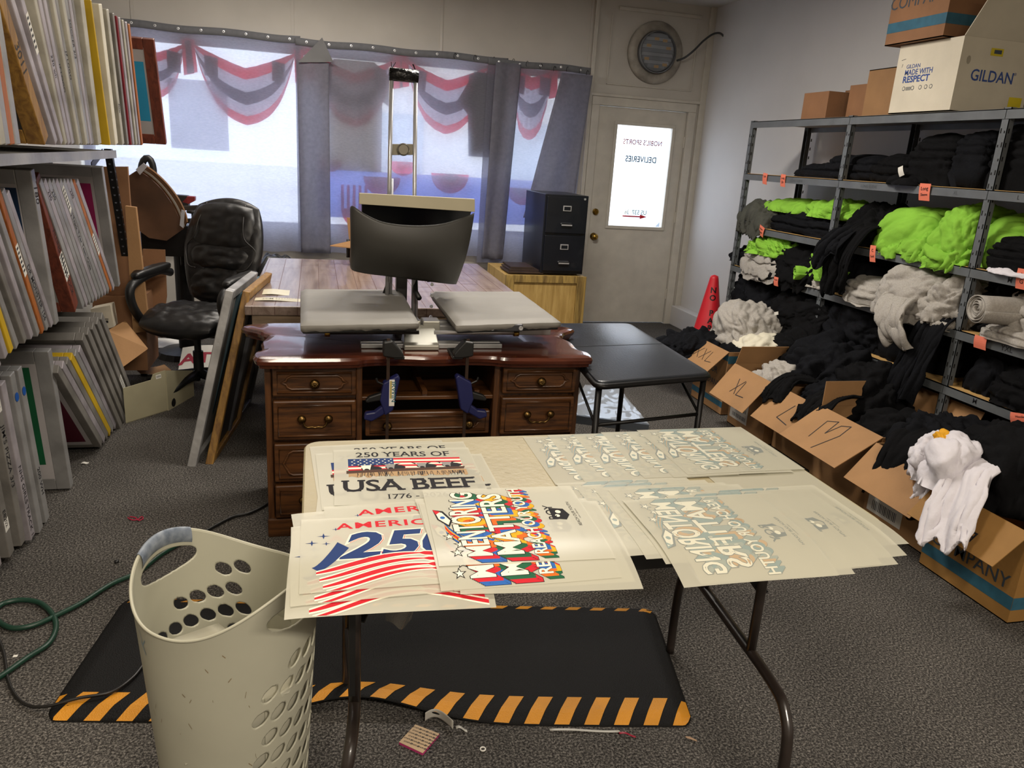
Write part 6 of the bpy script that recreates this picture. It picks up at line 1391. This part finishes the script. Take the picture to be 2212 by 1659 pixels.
SH('folded light grey shirts stacked on the bottom shelf of the near bay', 2030, 2160, .22, .17, cl_grey, 62, amp=.028, layers=4, x=XS-.06)
SH('dark shirts at the back of the bottom shelf', 2060, 2200, .22, .24, cl_black, 63, amp=.03, x=XS+.06)
SH('black shirts on the bottom shelf of the far bays', 1700, 1900, .22, .24, cl_black2, 64, amp=.03, x=XS)
MB().obox(at(1677, 677, X=SX0-.10), (0, -.9, .3), (0, .3, .9), (1, 0, 0), .045, .022, .002).build('clothing_tag', paper, tag=('white clothing tag on the black hoodie of the far bay', 'tag'))
# ------------------------------------------------------------------ cartons
def carton(name, label, x0, y0, w, d, h, z0=0, m=card, yaw=0, flaps=(), th=.005, cat='box', top=False):
    "w runs along Y (aisle face), d along X away from the aisle; corner (x0, y0) is the near aisle corner"
    t = thing(name, label, cat, (x0, y0, z0)); c, s = cos(yaw), sin(yaw)
    Q = lambda a, b, z: V((x0+a*c-b*s, y0+a*s+b*c, z0+z))
    b = MB()
    for (a0, b0, a1, b1) in ((0, 0, th, w), (d-th, 0, d, w), (th, 0, d-th, th), (th, w-th, d-th, w)):
        b.hexa([Q(a0, b0, 0), Q(a1, b0, 0), Q(a1, b1, 0), Q(a0, b1, 0), Q(a0, b0, h), Q(a1, b0, h), Q(a1, b1, h), Q(a0, b1, h)])
    b.hexa([Q(0, 0, 0), Q(d, 0, 0), Q(d, w, 0), Q(0, w, 0), Q(0, 0, th), Q(d, 0, th), Q(d, w, th), Q(0, w, th)])
    if top: b.hexa([Q(0, 0, h-th), Q(d, 0, h-th), Q(d, w, h-th), Q(0, w, h-th), Q(0, 0, h), Q(d, 0, h), Q(d, w, h), Q(0, w, h)])
    b.build('body', m, t)
    fl = {}
    for side, ang, ln in flaps:   # angle 0 = standing up, pi = folded down outside
        ca, sa = cos(ang)*ln, sin(ang)*ln
        if side == 'a': e0, e1, o_ = Q(0, 0, h), Q(0, w, h), V((-c, -s, 0))
        if side == 'b': e0, e1, o_ = Q(d, 0, h), Q(d, w, h), V((c, s, 0))
        if side == 'n': e0, e1, o_ = Q(0, 0, h), Q(d, 0, h), V((s, -c, 0))
        if side == 'f': e0, e1, o_ = Q(0, w, h), Q(d, w, h), V((-s, c, 0))
        k = (e1-e0)*.02; tip = o_*sa+V((0, 0, ca)); nn = o_*ca-V((0, 0, sa)); nn.normalize()
        P4 = [e0, e1, e1-k+tip, e0+k+tip]; f_ = MB().prism(P4, nn*-.004 if ang < pi/2 else nn*-.004).build('flap', m, t, bevel=.0008)
        fl[side] = (f_, e0, e1, tip, nn)
    def side_plane(which):
        if which == 'a': return plane(Q(-.0006, w, 0), V((s, -c, 0)), (0, 0, 1))
        if which == 'n': return plane(Q(0, -.0006, 0), V((c, s, 0)), (0, 0, 1))
    return t, fl, side_plane, Q
def flap_writing(fl, side, strokes, w=.005, scale=1, rot=0, text=None):
    f_, e0, e1, tip, nn = fl[side]
    if side == 'a': o_, ux = e1, (e0-e1).normalized()
    else: o_, ux = e0, (e1-e0).normalized()
    uy = -tip.normalized(); n = ux.cross(uy); L_ = (e1-e0).length; h_ = tip.length
    A = Art()
    for st in strokes: A.stroke([(L_*x, -h_*(1-y)) for x, y in st], w, 0)
    if text: A.text(text[0], L_*.5, -h_*text[1], text[2], 0, .01, rot=text[3])
    A.build('handwriting', lambda x, y, e: o_+ux*x+uy*y+n*(.0052+e), [ink], f_)
# XXL carton
t, fl, sp_, Q = carton('carton', 'open teal striped carton with XXL on its flap, clothes piled on top', 2.53, 4.24, .42, .52, .42, flaps=(('a', 2.35, .20), ('b', .9, .14)), m=card)
for z_ in (.36, .05): A = Art(); A.rect(0, z_, .42, z_+.038, 0); A.build('teal_stripe', sp_('a'), [teal], t)
A = Art(); A.rect(0, .345, .52, .395, 0); A.text('FOR EVERY COMPANY & TEAM', .27, .358, .028, 1, .008); A.build('teal_stripe', sp_('n'), [teal, card], t)
for s_, x_, z_, k_ in (('FOR', .25, .25, .06), ('COMPANY', .22, .17, .055)): A = Art(); A.text(s_, x_, z_, k_, 0, .01); A.build('print', sp_('a'), [grey_print], t)
flap_writing(fl, 'a', [[(.25, .75), (.45, .35)], [(.42, .75), (.3, .35)], [(.48, .75), (.62, .35)], [(.62, .75), (.5, .35)], [(.68, .75), (.7, .35), (.85, .4)]], .004)
# XL
t, fl, sp_, Q = carton('carton', 'open carton marked XL with a shipping label on its side', 2.51, 3.71, .41, .55, .38, flaps=(('a', 2.45, .24), ('b', .5, .12), ('f', -.25, .12)))
A = Art(); A.rect(.02, .05, .22, .22, 0)
for i in range(3):
    for j in range(14): A.rect(.05+j*.011, .065+i*.05, .055+j*.011+(j % 3)*.001, .09+i*.05, 1)
A.build('shipping_label', sp_('a'), [paper, mat('label_ink', '55565a', .7)], t)
flap_writing(fl, 'a', [[(.38, .7), (.52, .3)], [(.54, .72), (.40, .3)], [(.56, .7), (.57, .3), (.75, .33)]], .005)
# L
t, fl, sp_, Q = carton('carton', 'open carton marked with a single L on its drooping flap', 2.56, 3.31, .38, .5, .36, flaps=(('a', 2.35, .24), ('b', .4, .12), ('f', .15, .06)))
flap_writing(fl, 'a', [[(.58, .75), (.48, .3), (.76, .25)]], .005)
# M
t, fl, sp_, Q = carton('carton', 'open carton marked with a big M, its long flap hanging over the aisle', 2.54, 2.82, .47, .5, .38, flaps=(('a', 2.15, .27), ('b', .45, .12), ('f', .1, .13)))
flap_writing(fl, 'a', [[(.30, .75), (.34, .28)], [(.30, .75), (.42, .85), (.45, .5)], [(.45, .5), (.50, .8), (.60, .88), (.62, .6), (.52, .1)]], .0045)
t0 = t
# next carton under black cloth
t, fl, sp_, Q = carton('carton', 'open carton with barcode label mostly hidden under black shirts', 2.50, 2.37, .44, .5, .36, flaps=(('a', 2.4, .22),))
A = Art(); A.rect(.02, .04, .24, .20, 0)
for i in range(2):
    for j in range(16): A.rect(.05+j*.010, .055+i*.07, .054+j*.010+(j % 3)*.001, .10+i*.07, 1)
A.build('shipping_label', sp_('a'), [paper, MATS['label_ink']], t)
# nearest carton
t, fl, sp_, Q = carton('carton', 'open carton printed COMPANY with a teal stripe and BELLA on its flap', 2.43, 1.92, .44, .5, .36, m=mat('cardboard_golden', '9a7138', .75, var=.1, vs=5, bump=.08, bs=80), flaps=(('a', 2.36, .175), ('b', .5, .12)))
A = Art(); A.rect(0, .055, .44, .105, 0); A.build('teal_stripe', sp_('a'), [teal], t)
A = Art(); A.text('COMPANY', .22, .122, .078, 0, .004); A.build('print', sp_('a'), [grey_print], t)
A = Art(); A.rect(0, .055, .5, .105, 0); A.build('teal_stripe', sp_('n'), [teal], t)
flap_writing(fl, 'a', [], text=('BELLA', .56, .062, pi))
# contents
HX = 2.80
heap('heather grey shirts heaped on the XXL carton', (2.86, 4.60, .40), (.22, .22, .26), cl_grey, 71, amp=.03, fs=6.5)
heap('black trousers draped over the far side of the XXL carton', (2.60, 4.72, .30), (.30, .20, .13), cl_black2, 72, amp=.035, fs=7)
heap('cream white shirt over the corner of the XXL carton', (2.86, 4.36, .38), (.20, .14, .13), cl_cream, 73, amp=.022, fs=7)
heap('black shirts inside the XXL carton', (2.72, 4.42, .26), (.15, .17, .18), cl_black, 74, amp=.02, fs=7)
hang('heather grey shirt sliding from the XXL carton towards the XL one', None, (.6, .8, 0), .18, .22, .3, cl_grey, 75, 2, .03, path=[V((2.88, 4.30, .46)), V((2.92, 4.18, .45)), V((2.96, 4.05, .38)), V((3.0, 3.95, .30))], solid=.02)
heap('grey shirt in the middle of the XL carton', (2.72, 3.92, .26), (.14, .13, .18), cl_grey, 76, amp=.035, fs=9)
heap('black shirt along the near rim of the XL carton', (2.86, 3.78, .30), (.17, .09, .10), cl_black, 77, amp=.02, fs=7)
heap('black shirts beside the grey one in the XL carton', (2.92, 3.97, .24), (.10, .12, .2), cl_black2, 78, amp=.02, fs=7)
heap('black shirts filling the L carton', (2.80, 3.50, .24), (.21, .165, .18), cl_black2, 79, amp=.03, fs=7)
hang('black sleeve flopped over the flap corner of the L carton', None, (.2, -1, 0), .10, .16, .2, cl_black, 80, 2, .018, path=[V((2.72, 3.64, .42)), V((2.60, 3.66, .43)), V((2.50, 3.66, .36)), V((2.47, 3.64, .30))], solid=.012)
hang('black sleeve hanging between the L and M cartons', None, (.2, -1, 0), .14, .2, .2, cl_black, 81, 2, .02, path=[V((2.76, 3.34, .42)), V((2.62, 3.32, .43)), V((2.50, 3.30, .36)), V((2.45, 3.28, .27))], solid=.012)
heap('black shirts filling the M carton', (2.81, 3.02, .24), (.19, .17, .17), cl_black, 82, amp=.035, fs=7)
heap('black shirt mounded on the near rim of the M carton', (2.80, 2.74, .30), (.24, .15, .18), cl_black2, 83, amp=.035, fs=7)
hang('black shirt draped down the front of the carton after the M one', None, (.15, -1, 0), .24, .30, .4, cl_black, 84, 1.6, .022, path=[V((2.78, 2.64, .46)), V((2.60, 2.62, .46)), V((2.49, 2.60, .40)), V((2.43, 2.58, .28)), V((2.41, 2.56, .16))], solid=.012)
heap('black trousers over the carton under the near post', (2.88, 2.50, .32), (.25, .18, .20), cl_black, 85, amp=.035, fs=7)
heap('big black sweater piled over the BELLA carton beside white shirts', (2.66, 2.20, .34), (.17, .17, .30), cl_black, 86, amp=.03, fs=5, e=.7)
heap('white shirt crumpled under the gold yellow bit of cloth', (2.50, 2.45, .34), (.09, .09, .18), cl_white, 87, amp=.03, fs=9)
heap('white shirt bunched high against the black sweater', (2.45, 2.32, .36), (.08, .09, .20), cl_white, 88, amp=.028, fs=8)
hang('white shirt draped over the flap of the BELLA carton', None, (.15, -1, 0), .17, .22, .4, cl_white, 89, 1.7, .02, path=[V((2.53, 2.26, .52)), V((2.42, 2.22, .49)), V((2.34, 2.17, .41)), V((2.28, 2.14, .32)), V((2.24, 2.12, .25))], solid=.012)
hang('white shirt hanging down beside the flap of the BELLA carton', None, (.15, -1, 0), .14, .12, .4, cl_white, 90, 1.4, .02, path=[V((2.62, 2.44, .48)), V((2.50, 2.42, .46)), V((2.43, 2.40, .36)), V((2.41, 2.39, .26))], solid=.012)
heap('bit of gold yellow cloth peeping from the white shirts', (2.44, 2.40, .52), (.03, .03, .045), cl_yellow, 91, amp=.015, fs=16, sub=4)
# things on top of the shelving
t, fl, sp_, Q = carton('cardboard_box', 'small low brown box on top of the far shelving bay', 3.10, 4.48, .26, .30, .165, z0=1.867, m=card_d, flaps=(('b', .0, .04),))
t, fl, sp_, Q = carton('cardboard_box', 'upright brown box beside the white carton on the shelving', 3.12, 3.90, .26, .28, .26, z0=1.867, m=mat('cardboard_mid', '8e6a45', .8, var=.08, bump=.08, bs=80), top=True)
t, fl, sp_, Q = carton('cardboard_box', 'brown box between the low one and the upright one on the shelving', 3.2, 4.2, .22, .25, .20, z0=1.867, m=card_d)
t, fl, sp_, Q = carton('white_carton', 'big white carton with blue lettering and yellow stickers on the shelving', 3.06, 3.42, .44, .44, .345, z0=1.872, m=white_card, flaps=(('n', .55, .22),))
A = Art(); k_ = .11
A.text('GILDAN', .075, .245-.02, .028, 0, .004, align='LEFT'); A.text('MADE WITH', .07, .192, .038, 0, .012, align='LEFT', sx=.95); A.text('RESPECT', .065, .155, .045, 0, .026, align='LEFT', sx=1.1)
for i, x in enumerate((.085, .15, .205, .245, .28)): A.disc(x, .125, .011, 1, 14); A.disc(x, .125, .008, 2, 14)
for i in range(3): A.rect(.10, .128-.006*i, .138, .131-.006*i, 1)
A.stroke([(.03, .27), (.06, .275)], .002, 1); A.stroke([(.045, .25), (.04, .235)], .002, 1)
A.build('print', sp_('a'), [navy_ink, grey_print, white_card], t)
A = Art(); A.text('GILDAN', .21, .15, .075, 0, .012, sx=.95); A.text('®', .345, .19, .02, 0, 0); A.rect(.17, .27, .245, .305, 1); A.rect(.19, .28, .235, .298, 2); A.rect(.34, .03, .42, .09, 1); A.disc(.05, .24, .012, 3, 12, .02)
A.build('print', sp_('n'), [navy_ink, mat('sticker_yellow', 'd8c20e', .5), grey_print, mat('smudge', 'a89f8c', .7)], t)
t, fl, sp_, Q = carton('cardboard_box', 'tilted brown box printed COMPANY with a teal stripe atop the white carton', 3.02, 3.52, .42, .42, .36, z0=2.222, m=card_d, top=True)
for q_ in 'an': A = Art(); A.rect(0, .06, .42, .11, 0); A.build('teal_stripe', sp_(q_), [teal], t)
A = Art(); A.text('COMPANY', .2, .175, .085, 0, 0); A.build('print', sp_('a'), [grey_print], t)
# ------------------------------------------------------------------ traffic cone
c = at(1532, 700, Z=0); cn = thing('traffic_cone', 'tall red cone lettered NO PARKING in the corner by the shelving', 'cone', (3.12, 5.62, 0))
cx0, cy0 = 3.12, 5.62
MB().lathe((cx0, cy0, .02), [(.155, 0), (.15, .03), (.145, .04), (.035, .66), (.03, .68), (.0, .69)], 32).build('cone_body', mat('cone_red', 'd0202e', .45, var=.05), cn, smooth=True)
MB().box((cx0-.18, cy0-.18, 0), (cx0+.18, cy0+.18, .025)).build('base', mat('cone_base', 'a01a22', .5), cn, bevel=.01)
def cone_map(x, y, e):   # y is down from the top, x across; wraps round the cone
    h = .66-y; r_ = .145-(h-.04)/.62*.11; a0 = atan2(-cy0, -cx0)+.15; a = a0+x/max(r_, .03); return V((cx0+(r_+.001+e)*cos(a), cy0+(r_+.001+e)*sin(a), .02+h))
A = Art()
for i, chx in enumerate('NO PARKING'):
    if chx == ' ': continue
    A.text(chx, 0, .065+i*.06+.045, .062, 0, .03, sy=-1, sx=1.0)
A.p = [([(a, b-.045*0) for a, b in vs], fs, mi, ly) for vs, fs, mi, ly in A.p]
A.build('lettering', lambda x, y, e: cone_map(x, y, e), [blackm], cn, cut=.02)
